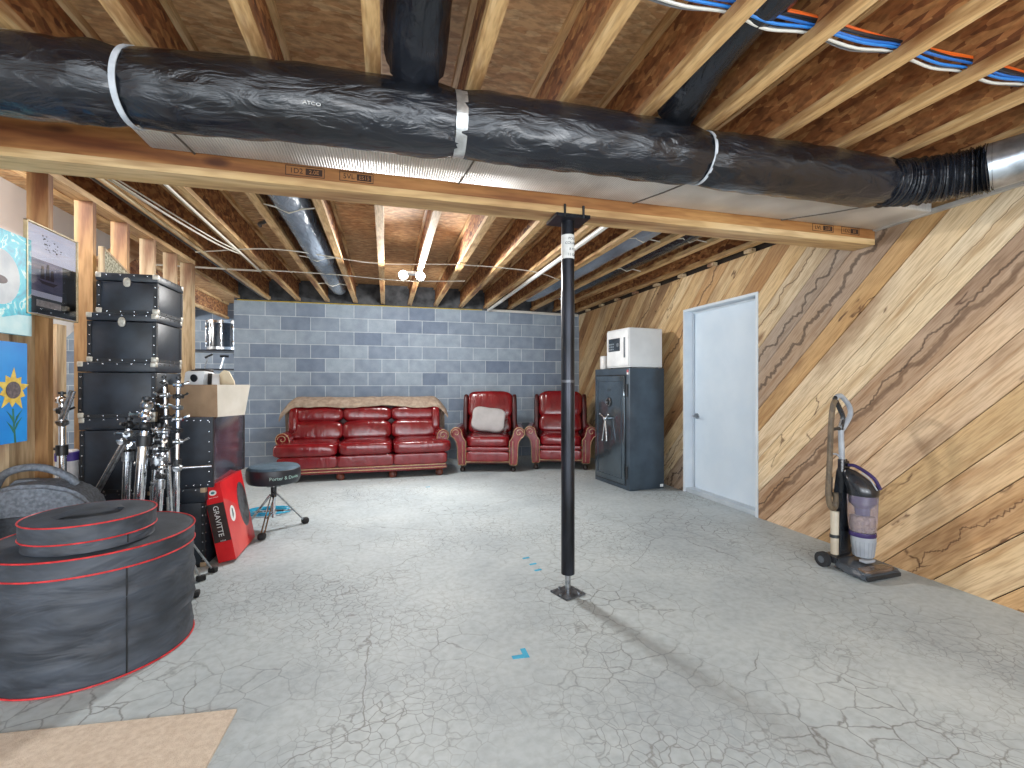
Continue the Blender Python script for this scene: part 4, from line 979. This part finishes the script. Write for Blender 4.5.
b = MB(); disc(b, .053, .468, .012, .008, y0=-.001); b.xf(TR); b.build('emblem_mark', M('emblem_teal', '2f6f74', '3b8086', 20, .5), rb_, smooth=False)
b = MB(); b.prism([(.115+.05*math.cos(2*PI*i/28), .285+.055*math.sin(2*PI*i/28)) for i in range(28)], BWX, BWX+.0014, 'x'); b.xf(TR); b.build('white_oval', off_white, rb_, smooth=False)
b = MB(); b.prism([(.1, .25), (.13, .275), (.128, .315), (.112, .325), (.106, .29)], BWX, BWX+.002, 'x'); b.xf(TR); b.build('oval_mark', M('oval_ink', '2c4a4e', '3e6064', 20, .5), rb_, smooth=False)
b = MB(); b.prism([(.36+.105*math.cos(2*PI*i/32)*(1 if math.cos(2*PI*i/32) > 0 else .95), .29+.165*math.sin(2*PI*i/32)) for i in range(32)], BWX, BWX+.0012, 'x'); b.xf(TR); b.build('dark_side_print', M('product_photo', '26292e', '5c6268', 30, .3), rb_, smooth=False)
b = MB(); b.prism([(.37+.05*math.cos(2*PI*i/20), .055+.04*math.sin(2*PI*i/20)) for i in range(20)], BWX, BWX+.0016, 'x'); b.xf(TR); b.build('red_dot', red_box, rb_, smooth=False)

# ------------------------------------------------------------------ drum throne
th_ = thing('drum_throne', 'round black padded drum throne on a folding tripod', 'stool', (-.89, 4.18, 0), .15)
prof = [(.01, .385), (.16, .385), (.188, .395), (.2, .42), (.203, .47), (.198, .505), (.18, .522), (.12, .53), (.01, .532)]
seat = MB().lathe(prof, n=56).build('seat', M('throne_vinyl', '171a1f', '2a2e36', 6, .42), th_)
MB().lathe([(.19, .5), (.197, .508), (.182, .5245), (.12, .533), (.01, .535)], n=56).build('seat_top', M('throne_top', '2f4450', '41586a', 12, .75, bs=.2, bscale=200), th_)
text('lettering', 'Porter & Davies', .037, throne_text, seat, (0, 0, .448), (0, 0, .5), ext=.0006, bend=.2035)
MB().cyl((0, 0, .1), (0, 0, .39), .014, n=14).build('post', chrome, th_)
hb = MB(); hb.cyl((0, 0, .27), (0, 0, .35), .022, n=14); hb.cyl((0, -.02, .31), (0, -.07, .31), .008, n=8); hb.ball((0, -.075, .31), .014, 10); hb.cyl((-.05, 0, .37), (.05, 0, .37), .02, n=12); hb.build('height_clamp', black_plastic, th_)
MB().cyl((0, 0, .135), (0, 0, .165), .02, n=14).build('lower_collar', dull_chrome, th_)
wnb = MB(); wnb.cyl((.02, 0, .15), (.065, 0, .15), .005, n=8); wnb.box((.068, 0, .15), (.008, .035, .014), bev=.003); wnb.build('wing_nut', black_plastic, th_)
for k in range(3):
    a = math.radians(-97 + 126*k) - .15
    d = Vector((math.cos(a), math.sin(a), 0)); pp = Vector((-d.y, d.x, 0))
    lg = MB()
    for s_ in (-1, 1): lg.cyl(d*.025+pp*s_*.012+Vector((0, 0, .29)), d*.235+pp*s_*.012+Vector((0, 0, .035)), .006, n=8)
    lg.cyl(d*.02+Vector((0, 0, .15)), d*.15+Vector((0, 0, .135)), .006, n=8)
    lg.cyl(d*.15+pp*.014+Vector((0, 0, .135)), d*.15-pp*.014+Vector((0, 0, .135)), .005, n=8)
    g = lg.build('leg', chrome if k != 1 else dull_chrome, th_)
    MB().sell(d*.25+Vector((0, 0, .026)), (.058, .058, .052), .7, .6, rot=(0, 0, a), nu=16, nv=10).build('rubber_foot', rubber, g)
co = []
for i in range(150):
    a = i*.16; r_ = .15+.012*math.sin(i*.53); co.append((r_*1.15*math.cos(a), r_*.8*math.sin(a), .008+.0002*i))
t = tag(MB().tube(co, .006, 6).build('coiled_cable', blue_cable), 'turquoise cable coiled on the floor behind the drum throne', 'cable'); t.location = (-1.05, 4.72, 0)

# ------------------------------------------------------------------ rack drum beyond the block wall
rk = thing('storage_rack', 'dark rack beyond the end of the block wall carrying a drum', 'rack', (-2.6, 8.35, 0))
for x in (-.5, .5):
    for y in (-.25, .25): MB().cyl((x, y, 0), (x, y, 1.72), .012, n=8).build('upright', black_steel, rk)
for z in (.15, .6, 1.05, 1.42, 1.71):
    b = MB(); b.box((0, 0, z), (1.04, .54, .018)); b.build('shelf', black_steel, rk, smooth=False)
dr = thing('floor_tom_drum', 'dark drum with chrome lugs on the rack beyond the block wall', 'drum', (-2.51, 8.3, 1.7195))
MB().cyl((0, 0, .04), (0, 0, .43), .205, n=40).build('shell', M('drum_shell', '141c28', '22303e', 5, .2, coat=.4), dr)
for z in (.03, .44): MB().lathe([(.205, -.02), (.222, -.02), (.222, .02), (.205, .02)], (0, 0, z), 40, caps=False).build('hoop', chrome, dr)
MB().cyl((0, 0, .012), (0, 0, .04), .203, n=40).build('bottom_head', black_plastic, dr)
MB().cyl((0, 0, .43), (0, 0, .452), .203, n=40).build('top_head', white_plastic, dr)
for k in range(8):
    a = 2*PI*k/8+.25; x, y = .218*math.cos(a), .218*math.sin(a)
    l = MB(); l.cyl((x, y, .0), (x, y, .47), .006, n=8); l.box((x*.97, y*.97, .12), (.026, .026, .06), rot=(0, 0, a), bev=.006); l.box((x*.97, y*.97, .35), (.026, .026, .06), rot=(0, 0, a), bev=.006); l.build('lug', chrome, dr)
for k, (x, z0, lab) in enumerate(((-2.72, 1.43, 'left'), (-2.5, 1.43, 'middle'), (-2.3, 1.43, 'right'))):
    t = thing('cymbal_clamp', 'black and chrome clamp on the rack under the drum, %s one' % lab, 'clamp', (x, 8.2, z0-.001), .4*k, 'clamps under the drum')
    MB().cyl((0, 0, 0), (.05, .02, .2), .012, n=8).build('rod', dull_chrome, t); MB().box((.05, .02, .2), (.12, .03, .03), rot=(.3, .5*k-.5, 0), bev=.004).build('jaw', black_plastic, t)

# ------------------------------------------------------------------ sofa and recliners
def arm_profile(w0, top, out):
    """front outline of a rolled arm; x = 0 at the inner face, outward positive"""
    p = [(0, .10), (w0, .10), (w0+.01, .2), (w0+.012, .32), (w0+.02, .40), (w0+.04, .43)]
    cx, cz, r = out-.075, top-.075, .075
    p += [(cx+r*math.cos(a), cz+r*math.sin(a)) for a in [math.radians(x) for x in range(-70, 181, 18)]]
    p += [(cx-r-.012, top-.13), (.0, top-.19)]
    return p
def rolled_arm(t, x_in, sgn, y0, y1, top, w0=.1, out=.22, mat=leather):
    pr_ = [(x_in+sgn*x, z) for x, z in arm_profile(w0, top, out)]
    b = MB(); b.prism(pr_ if sgn > 0 else pr_[::-1], y0, y1, 'y')
    fr_ = [f for f in b.bm.faces if len(f.verts) > 6]
    es = list({e for f in fr_ for e in f.edges})
    bmesh.ops.bevel(b.bm, geom=es, offset=.012, segments=3, affect='EDGES')
    a = b.build('arm', mat, t, ang=40)
    loop = [(x, y0-.003, z) for x, z in pr_]
    MB().tube(loop, .0055, 6, closed=True).build('nailhead_trim', trim_tan, a)
    cx = x_in+sgn*(out-.075); cz = top-.075
    sc = []
    for i in range(26):
        th2 = i/25*2.2*PI; r_ = .055*(1-i/30); sc.append((cx+sgn*r_*math.cos(th2), y0-.004, cz+r_*math.sin(th2)))
    MB().tube(sc, .005, 6).build('scroll_trim', trim_tan, a)
    inner = [(x_in+sgn*(w0*.45), y0-.003, z) for z in (.12, .25, .36, .42)]
    MB().tube(inner, .005, 6).build('panel_trim', trim_tan, a)
    return a
def puff(amount=.02, seed=0, tuft=False):
    from mathutils import noise
    def f(p_):
        g = noise.noise(Vector((p_.x*7+seed, p_.y*7, p_.z*7)))*amount
        return p_*(1+g*2.2)
    return f
def recliner(label, loc, rz, seed):
    t = thing('recliner_armchair', label, 'armchair', loc, rz, 'red leather recliners')
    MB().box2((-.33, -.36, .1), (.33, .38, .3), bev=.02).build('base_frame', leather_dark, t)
    fp = MB(); fp.sell((0, -.4, .215), (.585, .09, .145), .35, .25); fp.build('footrest_panel', leather, t)
    fp = MB(); fp.sell((0, -.4, .315), (.585, .085, .062), .45, .25); fp.build('footrest_roll', leather, t)
    MB().tube([(-.29, -.43, .142), (.29, -.43, .142)], .006, 6).build('front_trim', trim_tan, t)
    MB().sell((0, -.1, .41), (.59, .66, .17), .42, .3, fn=puff(.012, seed)).build('seat_cushion', leather, t)
    lean_ = -.2
    MB().sell((0, .20, .60), (.64, .2, .30), .5, .4, rot=(lean_, 0, 0), fn=puff(.02, seed+1)).build('lumbar_cushion', leather, t)
    def head(p_):
        s_ = p_.z/.21
        p_ = p_.copy(); p_.x *= 1+.05*max(0, s_)-.06*max(0, s_)**3
        return puff(.018, seed+2)(p_)
    MB().sell((0, .265, .875), (.66, .2, .42), .42, .42, rot=(lean_, 0, 0), fn=head).build('head_cushion', leather, t)
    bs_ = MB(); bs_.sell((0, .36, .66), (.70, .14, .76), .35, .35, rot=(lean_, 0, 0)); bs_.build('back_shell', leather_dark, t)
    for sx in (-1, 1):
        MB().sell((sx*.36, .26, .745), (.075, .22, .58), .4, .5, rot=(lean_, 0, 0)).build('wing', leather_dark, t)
        rolled_arm(t, sx*.295, sx, -.42, .33, .605, out=.205)
        for y in (-.36, .3):
            MB().lathe([(.014, 0), (.03, .006), (.036, .03), (.03, .052), (.02, .062), (.028, .075), (.034, .1)], (sx*.345, y, 0), 16).build('foot', caster_black, t)
    return t
recliner('red leather recliner beside the sofa, with the pillow on it', (1.43, 6.54, 0), -.27, 1)
recliner('red leather recliner partly behind the post, next to the safe', (2.475, 6.42, 0), -.36, 5)
pw = tag(MB().sell((0, 0, .0), (.5, .13, .37), .6, .22, fn=lambda p_: Vector((p_.x*(1-.08*(1-abs(p_.z)/.185)), p_.y, p_.z*(1-.08*(1-abs(p_.x)/.25))))).build('throw_pillow', pillow_m), 'pale grey pillow propped on the recliner beside the sofa', 'pillow')
pw.location = (1.40, 6.46, .685); pw.rotation_euler = (-.34, .12, -.25)
fg = MB()
for i in range(14): fg.cyl((.235, -.01, -.15+.022*i), (.268, -.015, -.155+.022*i), .004, n=5)
fg.build('fringe', M('pillow_fringe', '4c4846', '8d8884', 60, .9), pw)

so = thing('leather_sofa', 'red leather three-seat sofa against the block wall under a brown throw', 'sofa', (-.25, 6.47, 0), 0)
SW = 1.03
MB().box2((-SW+.04, -.36, .09), (SW-.04, .42, .3), bev=.02).build('base_frame', leather_dark, so)
for k in range(3):
    x = (k-1)*.655
    MB().sell((x*1.03, -.365, .235), (.68, .1, .15), .3, .2).build('front_panel', leather, so)
for z in (.155, .118): MB().tube([(-SW+.03, -.405, z), (SW-.03, -.405, z)], .0065, 6).build('front_trim', trim_tan, so)
b = MB().sell((0, -.37, .125), (2.03, .07, .075), .3, .15, nu=48).build('skirt_rail', leather, so)
for k in range(3):
    x = (k-1)*.655
    wdt = .745 if k != 1 else .655
    xs = x + (-.045 if k == 0 else .045 if k == 2 else 0)
    MB().sell((xs, -.12, .385), (wdt, .62, .19), .45, .25, fn=puff(.012, k+10)).build('seat_cushion', leather, so)
    MB().sell((x*.96, .16, .565), (.645, .23, .27), .5, .35, rot=(-.18, 0, 0), fn=puff(.022, k+20)).build('back_cushion', leather, so)
    MB().sell((x*.96, .23, .775), (.64, .25, .23), .6, .3, rot=(-.18, 0, 0), fn=puff(.016, k+30)).build('head_cushion', leather, so)
for sx in (-1, 1):
    rolled_arm(so, sx*(SW-.2), sx, -.26, .40, .585, w0=.12, out=.225)
    MB().sell((sx*(SW-.115), .2, .70), (.13, .3, .36), .45, .5, rot=(-.18, 0, 0)).build('wing', leather, so)
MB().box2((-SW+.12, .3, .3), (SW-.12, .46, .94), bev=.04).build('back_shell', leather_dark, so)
for x in (-.9, -.3, .33, .92):
    for y in (-.34, .36): MB().lathe([(.03, 0), (.045, .012), (.052, .045), (.045, .075), (.03, .09), (.03, .1)], (x, y, 0), 20).build('bun_foot', bun_wood, so)

# throw draped over the sofa back
def drape():
    from mathutils import noise
    prof = [(.12, .885), (.12, .925), (.15, .97), (.21, 1.0), (.30, 1.015), (.40, 1.01), (.475, .975), (.50, .90), (.505, .72), (.505, .5)]
    nx = 70; g = MB(); rows = []
    for i in range(nx+1):
        s_ = i/nx; x = -1.12+2.24*s_; e = max(0, abs(s_-.5)*2-.8)/.2
        row = []
        for k, (y, z) in enumerate(prof):
            q = noise.noise(Vector((x*3, k*.6, 2)))*.02 + noise.noise(Vector((x*9, k*.9, 5)))*.01
            front = 1-k/len(prof)
            zz = z + q*.6 - e**1.6*.19 - (.03*noise.noise(Vector((x*2.2, 0, 9))) if k < 2 else 0)
            yy = y + (q if k < 3 else abs(q)) - (.02 if k < 2 else 0)
            row.append(g.bm.verts.new((x - math.copysign(e*.03, s_-.5), yy, zz)))
        rows.append(row)
    for A, B in zip(rows, rows[1:]):
        for k in range(len(prof)-1): g.bm.faces.new((A[k], A[k+1], B[k+1], B[k]))
    bmesh.ops.solidify(g.bm, geom=g.bm.faces[:], thickness=-.012)
    return g
t = tag(drape().build('throw_blanket', throw_m, ang=80), 'taupe throw draped over the back of the red sofa', 'blanket'); t.location = so.location

# ------------------------------------------------------------------ gun safe, white safe
RZ = math.radians(-90+6)
sf = thing('gun_safe', 'tall dark grey gun safe standing beside the white door', 'safe', (2.80, 5.02, 0), RZ)
w2, d2, H2 = .365, .235, 1.372
MB().box2((-w2, -d2, 0), (w2, d2, H2), bev=.008).build('body', safe_m, sf)
fr = MB()
x0, x1, z0, z1 = -w2+.045, w2-.075, .06, H2-.085
MB().box2((x0-.012, -d2-.003, z0-.012), (x1+.012, -d2+.01, z1+.012)).build('door_gap', black_plastic, sf, smooth=False)
dd = MB().box2((x0, -d2-.022, z0), (x1, -d2-.001, z1), bev=.006).build('door', safe_door_m, sf)
ins = MB()
for a, b_ in (((x0+.05, z0+.06), (x1-.05, z0+.068)), ((x0+.05, z1-.068), (x1-.05, z1-.06)), ((x0+.05, z0+.06), (x0+.058, z1-.06)), ((x1-.058, z0+.06), (x1-.05, z1-.06))): ins.box2((a[0], -d2-.026, a[1]), (b_[0], -d2-.02, b_[1]))
ins.build('door_moulding', safe_m, dd, smooth=False)
xc = (x0+x1)/2
dl = MB(); dl.cyl((xc, -d2-.02, .98), (xc, -d2-.035, .98), .055, n=32); dl.cyl((xc, -d2-.035, .98), (xc, -d2-.055, .98), .03, .026, 24); dl.build('dial_ring', black_plastic, dd)
dk = MB(); dk.cyl((xc, -d2-.054, .98), (xc, -d2-.07, .98), .02, .017, 20); dk.tube([(xc+.045*math.cos(2*PI*i/32), -d2-.036, .98+.045*math.sin(2*PI*i/32)) for i in range(32)], .003, 6, closed=True); dk.build('dial_knob', chrome, dd)
hn = MB(); hn.cyl((xc, -d2-.02, .79), (xc, -d2-.075, .79), .024, n=20); hn.ball((xc, -d2-.075, .79), .03, 14)
for a in (90+62, 90-62, 270-8, 270+12):
    L_ = .1 if a < 200 else .26
    q = (xc+math.cos(math.radians(a))*L_, -d2-.09, .79+math.sin(math.radians(a))*L_)
    hn.cyl((xc, -d2-.075, .79), q, .011, .009, 12); hn.ball(q, .014, 10)
hn.build('spoke_handle', chrome, dd)
for z in (.2, 1.12): MB().cyl((x1+.035, -d2-.012, z-.07), (x1+.035, -d2-.012, z+.07), .014, n=14).build('hinge', black_plastic, sf)
text('lettering', 'SAFE', .045, M('badge_dark', '333a42', '3f474f', 20, .4), dd, (xc, -d2-.0225, 1.12), (PI/2, 0, 0))
MB().box2((x1+.02, -d2-.0015, H2-.05), (x1+.05, -d2, H2-.02)).build('red_sticker', M('red_sticker', 'b0444c', 'c25a60', 20, .5), sf, smooth=False)
MB().box2((x1+.02, -d2-.0015, H2-.075), (x1+.05, -d2, H2-.05)).build('white_sticker', off_white, sf, smooth=False)
MB().box2((w2, d2-.06, .02), (w2+.001, d2-.015, .05)).build('white_tag', off_white, sf, smooth=False)

ws = thing('small_safe', 'white keypad safe sitting on top of the tall grey safe', 'safe', (2.82, 4.915, H2), RZ)
w3, d3, H3 = .225, .225, .455
MB().box2((-w3, -d3, .008), (w3, d3, H3), bev=.008).build('body', wsafe_m, ws)
MB().box2((-w3+.012, -d3-.012, .03), (w3-.012, -d3-.001, H3-.022), bev=.004).build('door', white_plastic, ws)
kp = MB().box2((-.17, -d3-.018, .2), (.06, -d3-.011, .35), bev=.003).build('keypad', M('keypad_dark', '222a33', '38424c', 60, .3), ws)
kb = MB()
for i in range(3):
    for k in range(3): kb.box((-.14+.035*i, -d3-.019, .225+.03*k), (.022, .003, .016))
kb.build('buttons', M('keypad_button', '7c8790', '98a2aa', 20, .4), kp, smooth=False)
MB().cyl((.03, -d3-.018, .27), (.03, -d3-.03, .27), .02, n=18).build('knob', dull_chrome, ws)
MB().box2((.14, -d3-.022, .12), (.165, -d3-.012, .35), bev=.004).build('grip_slot', M('grip_grey', '5c646b', '757d84', 10, .4), ws)
for x in (-1, 1):
    for y in (-1, 1): MB().cyl((x*(w3-.04), y*(d3-.04), 0), (x*(w3-.04), y*(d3-.04), .01), .015, n=12).build('foot', rubber, ws)
wr_ = thing('plastic_wrapped_roll', 'small clear-wrapped white roll standing behind the white keypad safe', 'roll', (2.62, 5.28, H2))
MB().lathe([(.045, 0), (.055, .01), (.055, .15), (.048, .165), (.02, .168)], n=24).build('roll', M('wrap_white', 'c9c8c6', 'dcdbd9', 30, .3, bs=.4, bscale=60), wr_)

# ------------------------------------------------------------------ upright vacuum
vc = thing('upright_vacuum', 'upright bagless vacuum cleaner parked by the plank wall', 'vacuum', (2.9, 2.3, 0), .05)
hd = MB(); hd.prism([(-.145, -.17), (.15, -.17), (.155, -.12), (.13, -.03), (.115, .06), (-.11, .06), (-.13, -.03), (-.15, -.12)], .014, .075, 'z')
for v in hd.bm.verts:
    if v.co.z > .05 and v.co.y < -.1: v.co.z = .05
bmesh.ops.bevel(hd.bm, geom=hd.bm.edges[:], offset=.01, segments=2, affect='EDGES'); hd.build('cleaner_head', vac_head, vc, ang=50)
MB().sell((0, -.125, .052), (.25, .075, .025), .4, .4).build('nozzle_window', M('nozzle_window', '4a3d34', '6e5c4e', 12, .2), vc)
MB().box2((-.14, -.176, .01), (.145, -.165, .035), bev=.004).build('front_bumper', black_plastic, vc)
MB().sell((0.02, -.06, .08), (.1, .05, .02), .5, .5).build('pedal', vac_grey, vc)
for sx in (-1, 1): 
    wl = MB(); wl.cyl((sx*.125, .11, .048), (sx*.155, .11, .048), .048, n=24); wl.build('wheel', rubber, vc)
    MB().cyl((sx*.155, .11, .048), (sx*.158, .11, .048), .022, n=18).build('hub', vac_head, vc)
MB().box2((-.12, .03, .03), (.12, .14, .085), bev=.02).build('rear_yoke', vac_dark, vc)
bd = MB(); bd.prism([(.06, .05), (.13, .05), (.125, .3), (.10, .62), (.085, .70), (.055, .70), (.05, .55), (.06, .3)], -.055, .055, 'x')
for v in bd.bm.verts: v.co.x *= (1 if v.co.z < .4 else .62)
bmesh.ops.bevel(bd.bm, geom=bd.bm.edges[:], offset=.012, segments=2, affect='EDGES'); bd.build('spine', vac_dark, vc, ang=50)
binm, nt, b = nmat('dust_bin_clear'); b.inputs['Base Color'].default_value = lin('d9d4e4'); b.inputs['Transmission Weight'].default_value = .85; b.inputs['Roughness'].default_value = .12; b.inputs['IOR'].default_value = 1.2
bx, by = .035, -.02
MB().lathe([(.066, .245), (.07, .25), (.078, .33), (.083, .485), (.08, .49)], (bx, by, 0), 32).build('dust_bin', binm, vc)
MB().lathe([(.05, .255), (.058, .30), (.055, .35), (.02, .36)], (bx, by, 0), 24).build('collected_dust', M('dust', '8a7868', 'b8a48e', 60, .95), vc)
MB().lathe([(.03, .30), (.035, .40), (.062, .43), (.062, .485)], (bx, by, 0), 24).build('cyclone_core', vac_purple, vc)
MB().lathe([(.072, .225), (.075, .235), (.073, .252), (.06, .255)], (bx, by, 0), 32).build('bin_ring', vac_purple, vc)
cap = MB(); cap.lathe([(.084, .485), (.088, .5), (.088, .525), (.08, .56), (.062, .6), (.035, .635), (.01, .645)], (bx, by, 0), 32)
for v in cap.bm.verts: 
    if v.co.z > .53: v.co.y += (v.co.z-.53)*.55; v.co.x -= (v.co.z-.53)*.35
cap.build('bin_lid', vac_dark, vc)
MB().tube(smooth_path([(bx+.05, by-.075, .53), (bx+.03, by-.045, .60), (bx-.01, by+.03, .66), (bx-.03, by+.07, .665)], 20), .011, 8).build('bin_handle', vac_purple, vc)
MB().tube(smooth_path([(bx+.0, by-.09, .53), (bx-.02, by-.055, .6), (bx-.035, by-.02, .63)], 12), .004, 6).build('bright_trim', vac_grey, vc)
fc_ = MB(); fc_.lathe([(.05, .095), (.056, .1), (.066, .19), (.068, .225)], (bx, by-.005, 0), 32); fc_.build('filter_cup', vac_grey, vc)
rbs = MB()
for i in range(18):
    a = 2*PI*i/18; rbs.cyl((bx+.055*math.cos(a), by-.005+.055*math.sin(a), .105), (bx+.066*math.cos(a), by-.005+.066*math.sin(a), .2), .003, n=5)
rbs.build('cup_ribs', M('cup_rib', '7c8288', '92989e', 10, .4), vc)
MB().cyl((-.015, .075, .66), (-.012, .085, .89), .017, n=16).build('wand', vac_grey, vc)
MB().cyl((-.022, .073, .62), (-.016, .077, .70), .022, n=16).build('wand_socket', vac_dark, vc)
MB().tube(smooth_path([(-.012, .085, .87), (-.008, .085, .92), (.005, .085, .975), (-.03, .085, 1.04), (-.062, .085, 1.09), (-.055, .085, 1.105)], 24), .015, 10).build('inner_grip', vac_dark, vc)
MB().tube(smooth_path([(-.008, .085, .885), (.03, .085, .925), (.066, .085, .975), (.075, .085, 1.01), (.06, .085, 1.05), (.02, .085, 1.09), (-.015, .085, 1.115), (-.05, .085, 1.108), (-.062, .085, 1.09)], 36), .0155, 10).build('handle_loop', vac_grey, vc)
MB().tube(smooth_path([(-.062, .085, 1.085), (-.082, .085, 1.05), (-.096, .088, .93), (-.1, .09, .8), (-.108, .09, .65), (-.115, .09, .52), (-.112, .09, .43), (-.092, .09, .385), (-.065, .09, .38), (-.05, .09, .41), (-.055, .09, .48)], 70), .0165, 10).build('hose', gray_hose, vc)
MB().tube([(-.012, .085, .895), (-.05, .085, .9), (-.09, .086, .895)], .011, 8).build('hose_clip', vac_dark, vc)
MB().tube([(-.018, .07, .70), (-.06, .08, .735), (-.115, .085, .74)], .006, 6).build('cord_hook', vac_grey, vc)
MB().cyl((-.075, .08, .06), (-.06, .09, .36), .022, .025, 16).build('lower_duct', cream_pipe, vc)
MB().cyl((-.071, .083, .19), (-.07, .084, .21), .029, n=16).build('duct_clip', black_plastic, vc)
bits = MB(); bits.cyl((-.075, .12, .45), (-.07, .12, .58), .02, n=12); bits.cyl((-.07, .12, .58), (-.065, .12, .62), .014, n=12); bits.build('crevice_tool', black_plastic, vc)
MB().tube(smooth_path([(.05, .11, .3), (.1, .13, .22), (.11, .14, .12), (.13, .16, .03), (.14, .2, .006)], 20), .004, 6).build('power_cord', black_plastic, vc)

# ------------------------------------------------------------------ floor bits
t = tag(MB().prism([(.574-.045, 1.954-.012), (.574+.03, 1.954-.018), (.574+.03, 1.954+.055), (.574+.006, 1.954+.055), (.574+.006, 1.954+.012), (.574-.045, 1.954+.012)], 0, .0008, 'z').build('floor_tape', tape_blue, smooth=False), 'L-shaped piece of blue tape on the floor nearest the camera', 'tape', 'blue tape marks')
for x, y, lab in ((.923, 3.048, 'farthest of the three blue tape bits by the post'), (.937, 2.934, 'middle one of the three blue tape bits by the post'), (.938, 2.831, 'nearest of the three blue tape bits by the post'), (.465, 5.445, 'small blue tape bit on the floor in front of the sofa')):
    tag(MB().box((x, y, .0004), (.05, .022, .0008), rot=(0, 0, .2)).build('floor_tape', tape_blue, smooth=False), lab, 'tape', 'blue tape marks')
tag(MB().prism([(-.526, 1.897), (-.56, 1.2), (-1.9, 1.25), (-1.9, 2.04), (-.9, 1.935)], 0, .008, 'z').build('carpet_remnant', carpet, smooth=False), 'beige carpet remnant on the floor in front of the bass drum bag', 'carpet')
